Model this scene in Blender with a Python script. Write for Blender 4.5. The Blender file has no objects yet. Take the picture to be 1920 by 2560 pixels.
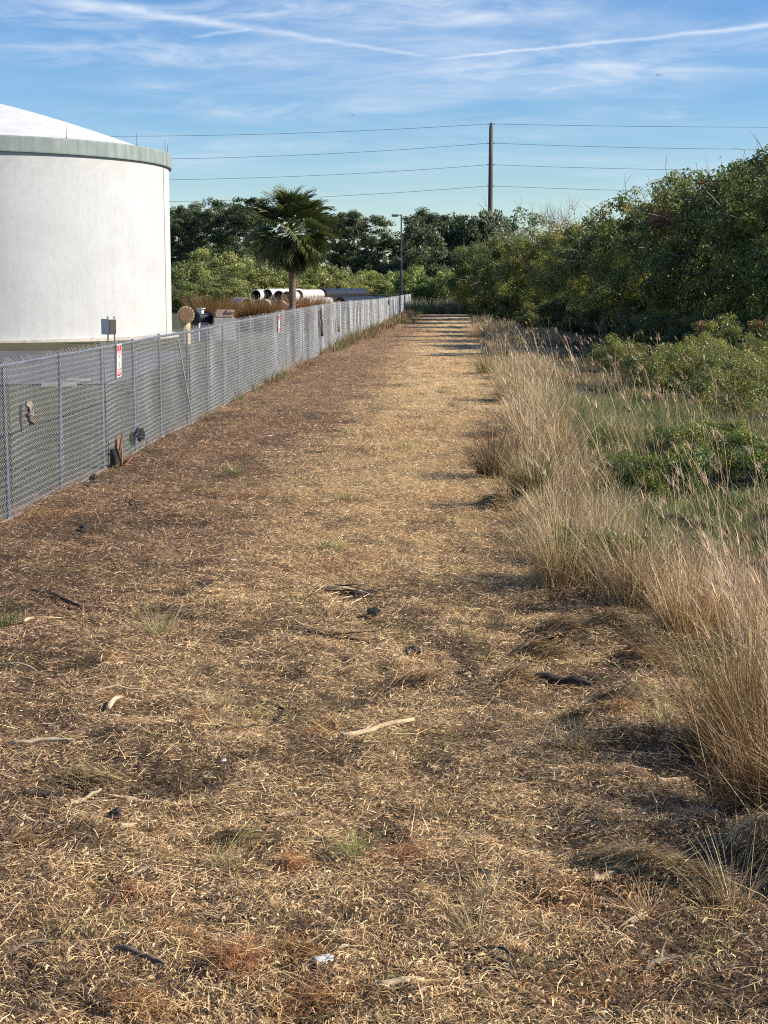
import bpy, bmesh, math, numpy as np
from mathutils import Vector, Matrix, Euler
R = math.radians
SC = bpy.context.scene
COL = SC.collection

# ------------------------------------------------------------------ camera
F_PX, CAM_H, PITCH = 3847.0, 2.65, R(8.34)
cam_d = bpy.data.cameras.new('camera'); cam = bpy.data.objects.new('camera', cam_d); COL.objects.link(cam)
cam_d.sensor_fit = 'VERTICAL'; cam_d.sensor_height = 36.0; cam_d.lens = 36.0 * F_PX / 2560.0
cam_d.clip_start = 0.1; cam_d.clip_end = 9000
cam.location = (0, 0, CAM_H); cam.rotation_euler = (R(90) - PITCH, 0, 0)
SC.camera = cam

def raydir(x, y):
    a = (x - 960) / F_PX; b = (1280 - y) / F_PX
    return Vector((a, math.cos(PITCH) + b * math.sin(PITCH), -math.sin(PITCH) + b * math.cos(PITCH)))
def at(x, y, Y):
    d = raydir(x, y); return Vector((0, 0, CAM_H)) + d * (Y / d.y)
def gpt(x, y):
    d = raydir(x, y); p = Vector((0, 0, CAM_H)) + d * (-CAM_H / d.z)
    return Vector((p.x, p.y, float(hz(p.x, p.y))))

# ------------------------------------------------------------------ sun and sky
SUN_EL, SUN_AZ = 32.0, 94.0        # azimuth clockwise from +Y (straight ahead)
sun_d = bpy.data.lights.new('sun', 'SUN'); sun = bpy.data.objects.new('sun', sun_d); COL.objects.link(sun)
sun_d.energy = 5.0; sun_d.angle = R(0.5); sun_d.color = (1.0, 0.90, 0.73)
sdir = Vector((math.cos(R(SUN_EL)) * math.sin(R(SUN_AZ)), math.cos(R(SUN_EL)) * math.cos(R(SUN_AZ)), math.sin(R(SUN_EL))))
sun.rotation_euler = sdir.to_track_quat('Z', 'Y').to_euler()
SC.view_settings.view_transform = 'Standard'; SC.view_settings.look = 'None'
SC.cycles.use_denoising = False; SC.cycles.filter_width = 1.1
SC.view_settings.exposure = 0.66; SC.view_settings.gamma = 1.0; SC.view_settings.use_curve_mapping = False

def world():
    w = bpy.data.worlds.new('World'); SC.world = w; w.use_nodes = True
    nt = w.node_tree; N = nt.nodes; L = nt.links; N.clear()
    out = N.new('ShaderNodeOutputWorld'); bg = N.new('ShaderNodeBackground'); L.new(bg.outputs[0], out.inputs[0])
    sky = N.new('ShaderNodeTexSky'); sky.sky_type = 'NISHITA'; sky.sun_disc = False
    sky.sun_elevation = R(SUN_EL); sky.sun_rotation = R(SUN_AZ)
    sky.air_density = 1.0; sky.dust_density = 0.15; sky.ozone_density = 4.5; sky.altitude = 0
    bg.inputs[1].default_value = 0.08
    tc = N.new('ShaderNodeTexCoord')
    def math_(op, a, b=None, clamp=False):
        n = N.new('ShaderNodeMath'); n.operation = op; n.use_clamp = clamp
        for i, v in enumerate((a, b)):
            if v is None: continue
            if isinstance(v, (int, float)): n.inputs[i].default_value = v
            else: L.new(v, n.inputs[i])
        return n.outputs[0]
    def dot(v):
        n = N.new('ShaderNodeVectorMath'); n.operation = 'DOT_PRODUCT'
        L.new(tc.outputs['Generated'], n.inputs[0]); n.inputs[1].default_value = v; return n.outputs['Value']
    def smooth(v, a, b):
        n = N.new('ShaderNodeMapRange'); n.interpolation_type = 'SMOOTHSTEP'
        L.new(v, n.inputs[0]); n.inputs[1].default_value = a; n.inputs[2].default_value = b; return n.outputs[0]
    def noise(vec, scale, detail, rough, dist=0.0, loc=(0, 0, 0), sc=(1, 1, 1), rot=0.0):
        m = N.new('ShaderNodeMapping'); L.new(vec, m.inputs[0]); m.inputs['Location'].default_value = loc; m.inputs['Scale'].default_value = sc
        m.inputs['Rotation'].default_value = (0, 0, rot)
        n = N.new('ShaderNodeTexNoise'); L.new(m.outputs[0], n.inputs['Vector']); n.inputs['Scale'].default_value = scale
        n.inputs['Detail'].default_value = detail; n.inputs['Roughness'].default_value = rough; n.inputs['Distortion'].default_value = dist
        return n.outputs[0]
    # high cloud sheet: direction projected on a plane overhead
    sep = N.new('ShaderNodeSeparateXYZ'); L.new(tc.outputs['Generated'], sep.inputs[0])
    zz = math_('ADD', math_('MAXIMUM', sep.outputs[2], 0.0), 0.035)
    px = math_('DIVIDE', sep.outputs[0], zz); py = math_('DIVIDE', sep.outputs[1], zz)
    cmb = N.new('ShaderNodeCombineXYZ'); L.new(px, cmb.inputs[0]); L.new(py, cmb.inputs[1])
    big = smooth(noise(cmb.outputs[0], 0.42, 2.0, 0.5, 0.4, (3.1, 1.7, 0)), 0.44, 0.66)
    fine = smooth(noise(cmb.outputs[0], 1.0, 6.0, 0.62, 1.6, (0.4, 7.7, 0), (0.8, 1.0, 1), R(14)), 0.36, 0.80)
    veil = math_('MULTIPLY', smooth(noise(cmb.outputs[0], 0.5, 4.0, 0.6, 0.8, (9.4, 2.2, 0)), 0.35, 0.8), 0.15)
    cl = math_('ADD', math_('MULTIPLY', math_('MULTIPLY', big, fine), 0.42), veil)
    # cirrus patches at their own places in the sky
    wisp = smooth(noise(tc.outputs['Generated'], 14.0, 6.0, 0.62, 0.9, (0.3, 0.2, 0.9), (1.0, 1.0, 5.5)), 0.36, 0.74)
    for (x, y, wx, wy, s) in ((330, 130, 0.095, 0.0095, 0.55), (1350, 190, 0.095, 0.011, 0.55), (640, 275, 0.085, 0.008, 0.40), (600, 360, 0.10, 0.007, 0.32), (950, 40, .1, .008, .4),
                              (900, 20, 0.15, 0.008, 0.40), (340, 215, 0.03, 0.005, 0.4), (1690, 275, 0.022, 0.007, 0.4), (1480, 280, 0.015, 0.006, 0.3), (180, 40, 0.07, 0.007, 0.4)):
        d = raydir(x, y).normalized(); rt = Vector((d.y, -d.x, 0)).normalized(); up = rt.cross(d)
        a = math_('DIVIDE', dot(rt), wx); b = math_('DIVIDE', dot(up), wy)
        r2 = math_('ADD', math_('MULTIPLY', a, a), math_('MULTIPLY', b, b))
        g = math_('EXPONENT', math_('MULTIPLY', r2, -1.0)); g = math_('MULTIPLY', g, smooth(dot(d), 0.5, 0.9))
        cl = math_('ADD', cl, math_('MULTIPLY', math_('MULTIPLY', g, wisp), s))
    # contrails: bands along great circles
    cn = noise(tc.outputs['Generated'], 60.0, 4.0, 0.6)
    def trail(p, q, w0, w1, strength, fade0, fade1):
        a = raydir(*p).normalized(); b = raydir(*q).normalized(); n = a.cross(b).normalized(); t = (b - a).normalized()
        ta, tb = a.dot(t), b.dot(t); along = dot(t)
        u = N.new('ShaderNodeMapRange'); L.new(along, u.inputs[0]); u.inputs[1].default_value = ta; u.inputs[2].default_value = tb; u.clamp = False
        wv = math_('MAXIMUM', math_('ADD', math_('MULTIPLY', u.outputs[0], w1 - w0), w0), 0.0004)
        off = math_('MULTIPLY', math_('SUBTRACT', cn, 0.5), 0.0035)
        d = math_('DIVIDE', math_('ADD', dot(n), off), wv)
        g = math_('EXPONENT', math_('MULTIPLY', math_('MULTIPLY', d, d), -1.0))
        g = math_('MULTIPLY', g, smooth(u.outputs[0], fade0, fade0 + 0.25))
        v = N.new('ShaderNodeMapRange'); v.interpolation_type = 'SMOOTHSTEP'; L.new(u.outputs[0], v.inputs[0])
        v.inputs[1].default_value = fade1 - 0.12; v.inputs[2].default_value = fade1; v.inputs[3].default_value = 1; v.inputs[4].default_value = 0
        g = math_('MULTIPLY', g, v.outputs[0])
        g = math_('MULTIPLY', g, smooth(dot((a + b).normalized()), 0.6, 0.9))
        return math_('MULTIPLY', math_('MULTIPLY', g, math_('ADD', math_('MULTIPLY', cn, 0.9), 0.35)), strength)
    cl = math_('ADD', cl, trail((560, 62), (1080, 142), 0.0022, 0.0008, 0.36, -0.9, 1.03))
    cl = math_('ADD', cl, trail((180, 10), (600, 68), 0.0034, 0.0024, 0.22, -0.6, 1.03))
    cl = math_('ADD', cl, trail((1060, 151), (1920, 64), 0.0007, 0.0014, 0.50, -0.05, 2.2))
    cl = math_('ADD', cl, trail((470, 92), (620, 76), 0.0010, 0.001, 0.35, -0.05, 1.1))
    cl = math_('MINIMUM', cl, 0.85)
    cl = math_('MULTIPLY', cl, smooth(sep.outputs[2], 0.0, 0.05))
    hs = N.new('ShaderNodeHueSaturation'); L.new(sky.outputs[0], hs.inputs['Color']); hs.inputs['Saturation'].default_value = 1.28; hs.inputs['Value'].default_value = 1.1; hs.inputs['Hue'].default_value = 0.509
    mx = N.new('ShaderNodeMix'); mx.data_type = 'RGBA'; L.new(cl, mx.inputs[0]); L.new(hs.outputs[0], mx.inputs[6]); mx.inputs[7].default_value = (7.0, 7.5, 8.2, 1)
    L.new(mx.outputs[2], bg.inputs[0])
world()

# ------------------------------------------------------------------ helpers
def tag(o, label=None, cat=None, group=None, kind=None):
    if label: o['label'] = label
    if cat: o['category'] = cat
    if group: o['group'] = group
    if kind: o['kind'] = kind
    return o
def thing(name, label, cat, loc=(0, 0, 0), rotz=0.0, group=None, scale=None):
    o = bpy.data.objects.new(name, None); COL.objects.link(o); o.empty_display_size = 0.2
    o.location = loc; o.rotation_euler = (0, 0, rotz)
    if scale: o.scale = scale
    return tag(o, label, cat, group)
def link(name, me, parent=None, loc=(0, 0, 0), rot=(0, 0, 0), scale=(1, 1, 1)):
    o = bpy.data.objects.new(name, me); COL.objects.link(o); o.location = loc; o.rotation_euler = rot; o.scale = scale
    if parent: o.parent = parent
    return o
def copy_tree(o, parent=None):
    c = o.copy(); COL.objects.link(c)
    if parent: c.parent = parent
    for ch in list(o.children): copy_tree(ch, c)
    return c

def vnoise(x, y, seed=0):
    x = np.asarray(x, float); y = np.asarray(y, float)
    xi = np.floor(x).astype(np.int64); yi = np.floor(y).astype(np.int64); fx = x - xi; fy = y - yi
    fx = fx * fx * (3 - 2 * fx); fy = fy * fy * (3 - 2 * fy)
    def h(a, b):
        n = (a * 374761393 + b * 668265263 + seed * 974634757) & 0xffffffff
        n = ((n ^ (n >> 13)) * 1274126177) & 0xffffffff
        return ((n ^ (n >> 16)) & 0xffff) / 65535.0
    return (h(xi, yi) * (1 - fx) + h(xi + 1, yi) * fx) * (1 - fy) + (h(xi, yi + 1) * (1 - fx) + h(xi + 1, yi + 1) * fx) * fy
def fbm(x, y, seed=0, octs=3):
    s = 0; a = 0.5
    for i in range(octs):
        s = s + a * vnoise(x * 2 ** i, y * 2 ** i, seed + i * 17); a *= 0.5
    return s / (1 - 0.5 ** octs)
FS = 0.0474; FX0 = -5.14                       # fence line: X = FX0 + FS * Y
def ufence(X, Y): return X - (FX0 + FS * np.asarray(Y))
EDGE_PX = ((2010, 2560), (1945, 2300), (1880, 2080), (1850, 1960), (1800, 1830), (1775, 1720), (1745, 1620), (1690, 1560), (1420, 1512), (1350, 1480), (1318, 1400), (1300, 1310), (1268, 1220), (1250, 1120), (1232, 1010), (1216, 910), (1196, 855), (1182, 815), (1172, 790), (1160, 772))
_e = [(raydir(x, y), 0) for x, y in EDGE_PX]; _e = [(d.x * CAM_H / -d.z, d.y * CAM_H / -d.z) for d, _ in _e]
_EY = np.array([3.0] + [q[1] for q in _e] + [300]); _EX = np.array([_e[0][0]] + [q[0] for q in _e] + [_e[-1][0] + 6])
def edge_x(Y):                                 # right edge of the mown strip
    Y = np.asarray(Y, float)
    return np.interp(Y, _EY, _EX) + 0.22 * (vnoise(Y * 1.1, 0 * Y, 5) - 0.5) * np.clip(Y / 12, .6, 3)
def hz(X, Y):                                  # ground height
    X = np.asarray(X, float); Y = np.asarray(Y, float)
    near = np.clip((60 - Y) / 40, 0, 1)
    z = 0.17 * np.exp(-((Y - 62) / 26) ** 2)
    z = z + near * (0.12 * (fbm(X * 0.8, Y * 0.8, 3) - 0.5) + 0.085 * (fbm(X * 2.7, Y * 2.7, 9) - 0.5))
    z = z + np.clip((26 - Y) / 14, 0, 1) * 0.055 * (fbm(X * 6.3, Y * 6.3, 33, 2) - 0.5)
    lump = np.clip((X - 0.1 - 0.03 * Y) / 1.2, 0, 1) * near
    z = z + lump * 0.22 * np.clip(fbm(X * 1.6 + 3, Y * 2.3, 21) - 0.52, 0, 1) * 2
    return z

def fast(name, V, Fc, mats, col=None, smooth=False, midx=None):
    V = np.asarray(V, np.float32); Fc = np.asarray(Fc, np.int32)
    me = bpy.data.meshes.new(name); k = Fc.shape[1]
    me.vertices.add(len(V)); me.vertices.foreach_set('co', V.ravel())
    me.loops.add(Fc.size); me.loops.foreach_set('vertex_index', Fc.ravel())
    me.polygons.add(len(Fc)); me.polygons.foreach_set('loop_start', np.arange(len(Fc), dtype=np.int32) * k)
    if smooth: me.polygons.foreach_set('use_smooth', np.ones(len(Fc), bool))
    for m in (mats if isinstance(mats, (list, tuple)) else [mats]): me.materials.append(m)
    if midx is not None: me.polygons.foreach_set('material_index', np.asarray(midx, np.int32))
    me.update(calc_edges=True)
    if col is not None:
        a = me.attributes.new('col', 'FLOAT_COLOR', 'POINT'); c = np.ones((len(V), 4), np.float32); c[:, :3] = col
        a.data.foreach_set('color', c.ravel())
    return me

class Acc:                                     # gathers quads for one mesh
    def __init__(s): s.V = []; s.F = []; s.C = []; s.n = 0
    def add(s, V, Fc, col=None):
        V = np.asarray(V, float).reshape(-1, 3); s.V.append(V); s.F.append(np.asarray(Fc) + s.n); s.n += len(V)
        c = np.ones((len(V), 3)) * 0.5
        if col is not None: c[:] = col
        s.C.append(c)
    def tube(s, pts, rad, sides=5, col=None, cap=True):
        pts = np.asarray(pts, float); n = len(pts); rad = np.broadcast_to(np.asarray(rad, float), (n,))
        T = np.gradient(pts, axis=0); T /= np.linalg.norm(T, axis=1, keepdims=True) + 1e-9
        ref = np.array([0, 0, 1.0]) if abs(T[0][2]) < 0.9 else np.array([1.0, 0, 0])
        A = np.cross(T, ref); A /= np.linalg.norm(A, axis=1, keepdims=True) + 1e-9; B = np.cross(T, A)
        an = np.arange(sides) * 2 * math.pi / sides
        V = pts[:, None] + rad[:, None, None] * (np.cos(an)[None, :, None] * A[:, None] + np.sin(an)[None, :, None] * B[:, None])
        i = np.arange(n - 1)[:, None] * sides; j = np.arange(sides)[None]; j2 = (j + 1) % sides
        Fq = np.stack([i + j, i + j2, i + sides + j2, i + sides + j], -1).reshape(-1, 4)
        V = V.reshape(-1, 3)
        if cap and sides >= 4:
            V = np.vstack([V, pts[0], pts[-1]]); c0 = len(V) - 2; c1 = c0 + 1; ex = []
            for q in range(0, sides, 2):
                ex.append([c0, (q + 2) % sides, (q + 1) % sides, q]); o = (n - 1) * sides; ex.append([c1, o + q, o + (q + 1) % sides, o + (q + 2) % sides])
            if sides % 2 == 0: Fq = np.vstack([Fq, ex])
        s.add(V, Fq, col)
    def mesh(s, name, mats, smooth=False): return fast(name, np.vstack(s.V), np.vstack(s.F), mats, np.vstack(s.C), smooth)

def bmesh_obj(name, bm, mat, parent=None, loc=(0, 0, 0), rot=(0, 0, 0), smooth=False, bevel=0.0):
    if bevel: bmesh.ops.bevel(bm, geom=bm.edges[:], offset=bevel, segments=2, affect='EDGES', clamp_overlap=True)
    me = bpy.data.meshes.new(name); bm.to_mesh(me); bm.free(); me.materials.append(mat)
    if smooth:
        for p in me.polygons: p.use_smooth = True
    return link(name, me, parent, loc, rot)
def box(bm, x0, x1, y0, y1, z0, z1):
    v = [bm.verts.new(c) for c in ((x0, y0, z0), (x1, y0, z0), (x1, y1, z0), (x0, y1, z0), (x0, y0, z1), (x1, y0, z1), (x1, y1, z1), (x0, y1, z1))]
    for f in ((3, 2, 1, 0), (4, 5, 6, 7), (0, 1, 5, 4), (1, 2, 6, 5), (2, 3, 7, 6), (3, 0, 4, 7)): bm.faces.new([v[i] for i in f])
def cyl(bm, p0, p1, r0, r1=None, n=16, caps=True):
    p0 = Vector(p0); p1 = Vector(p1); r1 = r0 if r1 is None else r1
    q = (p1 - p0).to_track_quat('Z', 'Y'); rings = []
    for p, r in ((p0, r0), (p1, r1)):
        rings.append([bm.verts.new(p + q @ Vector((r * math.cos(a), r * math.sin(a), 0))) for a in [2 * math.pi * i / n for i in range(n)]])
    for i in range(n): bm.faces.new((rings[0][i], rings[0][(i + 1) % n], rings[1][(i + 1) % n], rings[1][i]))
    if caps: bm.faces.new(rings[0][::-1]); bm.faces.new(rings[1])
def lathe(bm, prof, n=96):
    rings = []
    for r, z in prof:
        if r < 1e-6: rings.append([bm.verts.new((0, 0, z))])
        else: rings.append([bm.verts.new((r * math.cos(2 * math.pi * i / n), r * math.sin(2 * math.pi * i / n), z)) for i in range(n)])
    for a, b in zip(rings[:-1], rings[1:]):
        for i in range(n):
            j = (i + 1) % n
            if len(b) == 1: bm.faces.new((a[i], a[j], b[0]))
            elif len(a) == 1: bm.faces.new((a[0], b[j], b[i]))
            else: bm.faces.new((a[i], a[j], b[j], b[i]))

# ------------------------------------------------------------------ materials
def mat_new(name):
    m = bpy.data.materials.new(name); m.use_nodes = True
    return m, m.node_tree.nodes, m.node_tree.links, m.node_tree.nodes['Principled BSDF']
def simple(name, c0, c1=None, scale=4.0, rough=0.8, metal=0.0, bump=0.0, detail=5, stretch=(1, 1, 1), spec=0.5, ramp=(0.35, 0.65)):
    m, N, L, B = mat_new(name); B.inputs['Roughness'].default_value = rough; B.inputs['Metallic'].default_value = metal
    B.inputs['Specular IOR Level'].default_value = spec
    if c1 is None: B.inputs['Base Color'].default_value = (*c0, 1); return m
    tc = N.new('ShaderNodeTexCoord'); mp = N.new('ShaderNodeMapping'); L.new(tc.outputs['Object'], mp.inputs[0]); mp.inputs['Scale'].default_value = stretch
    nz = N.new('ShaderNodeTexNoise'); L.new(mp.outputs[0], nz.inputs['Vector']); nz.inputs['Scale'].default_value = scale; nz.inputs['Detail'].default_value = detail
    nz.inputs['Roughness'].default_value = 0.6
    cr = N.new('ShaderNodeValToRGB'); L.new(nz.outputs[0], cr.inputs[0]); cr.color_ramp.elements[0].color = (*c0, 1); cr.color_ramp.elements[1].color = (*c1, 1)
    cr.color_ramp.elements[0].position = ramp[0]; cr.color_ramp.elements[1].position = ramp[1]; L.new(cr.outputs[0], B.inputs['Base Color'])
    if bump:
        bp = N.new('ShaderNodeBump'); bp.inputs['Strength'].default_value = bump; bp.inputs['Distance'].default_value = 0.02; L.new(nz.outputs[0], bp.inputs['Height']); L.new(bp.outputs[0], B.inputs['Normal'])
    return m
def leafy(name, transl=0.3, rough=0.6, spec=0.3, tint=(1, 1, 1)):
    m, N, L, B = mat_new(name); B.inputs['Roughness'].default_value = rough; B.inputs['Specular IOR Level'].default_value = spec
    at_ = N.new('ShaderNodeAttribute'); at_.attribute_name = 'col'
    src = at_.outputs['Color']
    oi = N.new('ShaderNodeObjectInfo'); hs = N.new('ShaderNodeHueSaturation'); L.new(src, hs.inputs['Color'])
    mr = N.new('ShaderNodeMapRange'); L.new(oi.outputs['Random'], mr.inputs[0]); mr.inputs[3].default_value = 0.8; mr.inputs[4].default_value = 1.2; L.new(mr.outputs[0], hs.inputs['Value'])
    mh = N.new('ShaderNodeMapRange'); L.new(oi.outputs['Random'], mh.inputs[0]); mh.inputs[3].default_value = 0.512; mh.inputs[4].default_value = 0.488; L.new(mh.outputs[0], hs.inputs['Hue'])
    src = hs.outputs[0]
    L.new(src, B.inputs['Base Color'])
    if transl:
        tr = N.new('ShaderNodeBsdfTranslucent'); L.new(src, tr.inputs[0]); mx = N.new('ShaderNodeMixShader'); mx.inputs[0].default_value = transl
        L.new(B.outputs[0], mx.inputs[1]); L.new(tr.outputs[0], mx.inputs[2]); L.new(mx.outputs[0], N['Material Output'].inputs[0])
    return m
M = {}
M['leaf'] = leafy('leaf', 0.36, 0.42, 0.42)
M['needle'] = leafy('needle', 0.12, 0.7, 0.2)
M['grass'] = leafy('dry_grass_blade', 0.27, 0.5, 0.45)
M['straw'] = leafy('straw', 0.12, 0.75, 0.25)
M['palm'] = leafy('palm_leaf', 0.18, 0.5, 0.35)
M['bark'] = simple('bark', (0.045, 0.034, 0.026), (0.15, 0.115, 0.085), 9, 0.9, bump=0.6)
M['twig'] = simple('grey_twig', (0.16, 0.14, 0.115), (0.36, 0.33, 0.28), 6, 0.85)
M['wire'] = simple('galvanised_wire', (0.42, 0.44, 0.48), (0.56, 0.58, 0.62), 3, 0.5, 0.15)
M['post'] = simple('galvanised_post', (0.10, 0.115, 0.15), (0.17, 0.19, 0.235), 5, 0.5, 0.4)
M['black'] = simple('black_plastic', (0.012, 0.013, 0.016), (0.022, 0.023, 0.027), 3, 0.4)
M['whitepipe'] = simple('white_plastic', (0.66, 0.67, 0.66), (0.78, 0.78, 0.76), 2, 0.4)
M['inside'] = simple('pipe_inside', (0.10, 0.10, 0.10), (0.16, 0.16, 0.155), 2, 0.8)
M['tan'] = simple('tan_paint', (0.50, 0.38, 0.20), (0.62, 0.49, 0.29), 3, 0.55)
M['rust'] = simple('rusty_steel', (0.16, 0.09, 0.045), (0.27, 0.17, 0.095), 5, 0.8)
M['concrete'] = simple('concrete', (0.36, 0.34, 0.31), (0.52, 0.50, 0.46), 3, 0.9, bump=0.3)
M['pinkblock'] = simple('pink_concrete', (0.40, 0.27, 0.21), (0.55, 0.40, 0.33), 4, 0.9, bump=0.3)
M['polewood'] = simple('pole_concrete', (0.085, 0.072, 0.062), (0.13, 0.113, 0.10), 2, 0.9, stretch=(3, 3, .2))
M['darkmetal'] = simple('dark_bronze_metal', (0.05, 0.05, 0.052), (0.085, 0.085, 0.085), 3, 0.5, 0.3)
M['greymetal'] = simple('grey_painted_metal', (0.16, 0.165, 0.17), (0.24, 0.24, 0.24), 3, 0.5, 0.2)
M['cable'] = simple('cable', (0.03, 0.035, 0.05))
M['boxpale'] = simple('pale_box_paint', (0.60, 0.60, 0.55), (0.68, 0.68, 0.62), 4, 0.6)
M['boxdark'] = simple('brown_box_door', (0.035, 0.03, 0.025), (0.06, 0.05, 0.042), 4, 0.5)
M['white'] = simple('white_sign', (0.78, 0.78, 0.76), None, rough=0.4)
M['red'] = simple('red_sign', (0.62, 0.025, 0.04), None, rough=0.4)
M['pink'] = simple('pink_sign', (0.75, 0.33, 0.33), None, rough=0.4)
M['ink'] = simple('black_ink', (0.03, 0.03, 0.03), None, rough=0.5)
M['splinter'] = simple('splintered_wood', (0.10, 0.045, 0.022), (0.40, 0.20, 0.09), 12, 0.9, stretch=(1, 1, .2), bump=.5)
M['pale_wood'] = simple('debarked_wood', (0.36, 0.27, 0.16), (0.62, 0.50, 0.33), 9, 0.8, bump=.3)
M['dark_wood'] = simple('dark_wet_wood', (0.018, 0.014, 0.012), (0.055, 0.042, 0.034), 9, 0.85, bump=.5)
M['grey_wood'] = simple('weathered_wood', (0.10, 0.082, 0.062), (0.27, 0.225, 0.17), 12, 0.85, bump=.5)
M['rust_wood'] = simple('rust_brown_bark', (0.09, 0.035, 0.018), (0.18, 0.075, 0.035), 9, 0.85, bump=.4)
M['char'] = simple('charred_wood', (0.008, 0.008, 0.009), (0.03, 0.028, 0.027), 8, 0.8, bump=.5)
M['paper'] = simple('crumpled_paper', (0.62, 0.62, 0.64), (0.78, 0.78, 0.79), 8, 0.7)
M['cloth'] = simple('dirty_cloth', (0.05, 0.032, 0.026), (0.30, 0.26, 0.22), 9, 0.9)
M['asphalt'] = simple('asphalt', (0.075, 0.073, 0.075), (0.115, 0.11, 0.112), 1.2, 0.95)
M['bird'] = simple('dark_feathers', (0.02, 0.02, 0.022))

def ground_mat():
    m, N, L, B = mat_new('soil_and_thatch'); B.inputs['Roughness'].default_value = 0.95; B.inputs['Specular IOR Level'].default_value = 0.15
    tc = N.new('ShaderNodeTexCoord'); at_ = N.new('ShaderNodeAttribute'); at_.attribute_name = 'col'
    def nz(scale, det, st=(1, 1, 1)):
        mp = N.new('ShaderNodeMapping'); L.new(tc.outputs['Object'], mp.inputs[0]); mp.inputs['Scale'].default_value = st
        n = N.new('ShaderNodeTexNoise'); L.new(mp.outputs[0], n.inputs['Vector']); n.inputs['Scale'].default_value = scale; n.inputs['Detail'].default_value = det; n.inputs['Roughness'].default_value = 0.7
        return n.outputs[0]
    n1 = nz(22, 6); n2 = nz(2.2, 5); n3 = nz(70, 4, (1, .35, 1))
    r = N.new('ShaderNodeMapRange'); L.new(n1, r.inputs[0]); r.inputs[1].default_value = .3; r.inputs[2].default_value = .7; r.inputs[3].default_value = 0.55; r.inputs[4].default_value = 1.5
    r2 = N.new('ShaderNodeMapRange'); L.new(n2, r2.inputs[0]); r2.inputs[1].default_value = .3; r2.inputs[2].default_value = .7; r2.inputs[3].default_value = 0.75; r2.inputs[4].default_value = 1.25
    r3 = N.new('ShaderNodeMapRange'); L.new(n3, r3.inputs[0]); r3.inputs[1].default_value = .35; r3.inputs[2].default_value = .7; r3.inputs[3].default_value = 0.6; r3.inputs[4].default_value = 1.6
    a = N.new('ShaderNodeMath'); a.operation = 'MULTIPLY'; L.new(r.outputs[0], a.inputs[0]); L.new(r2.outputs[0], a.inputs[1])
    b = N.new('ShaderNodeMath'); b.operation = 'MULTIPLY'; L.new(a.outputs[0], b.inputs[0]); L.new(r3.outputs[0], b.inputs[1])
    v = N.new('ShaderNodeVectorMath'); v.operation = 'SCALE'; L.new(at_.outputs['Color'], v.inputs[0]); L.new(b.outputs[0], v.inputs['Scale'])
    L.new(v.outputs[0], B.inputs['Base Color'])
    bp = N.new('ShaderNodeBump'); bp.inputs['Strength'].default_value = 0.9; bp.inputs['Distance'].default_value = 0.03; L.new(n1, bp.inputs['Height']); L.new(bp.outputs[0], B.inputs['Normal'])
    return m
M['ground'] = ground_mat()

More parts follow.
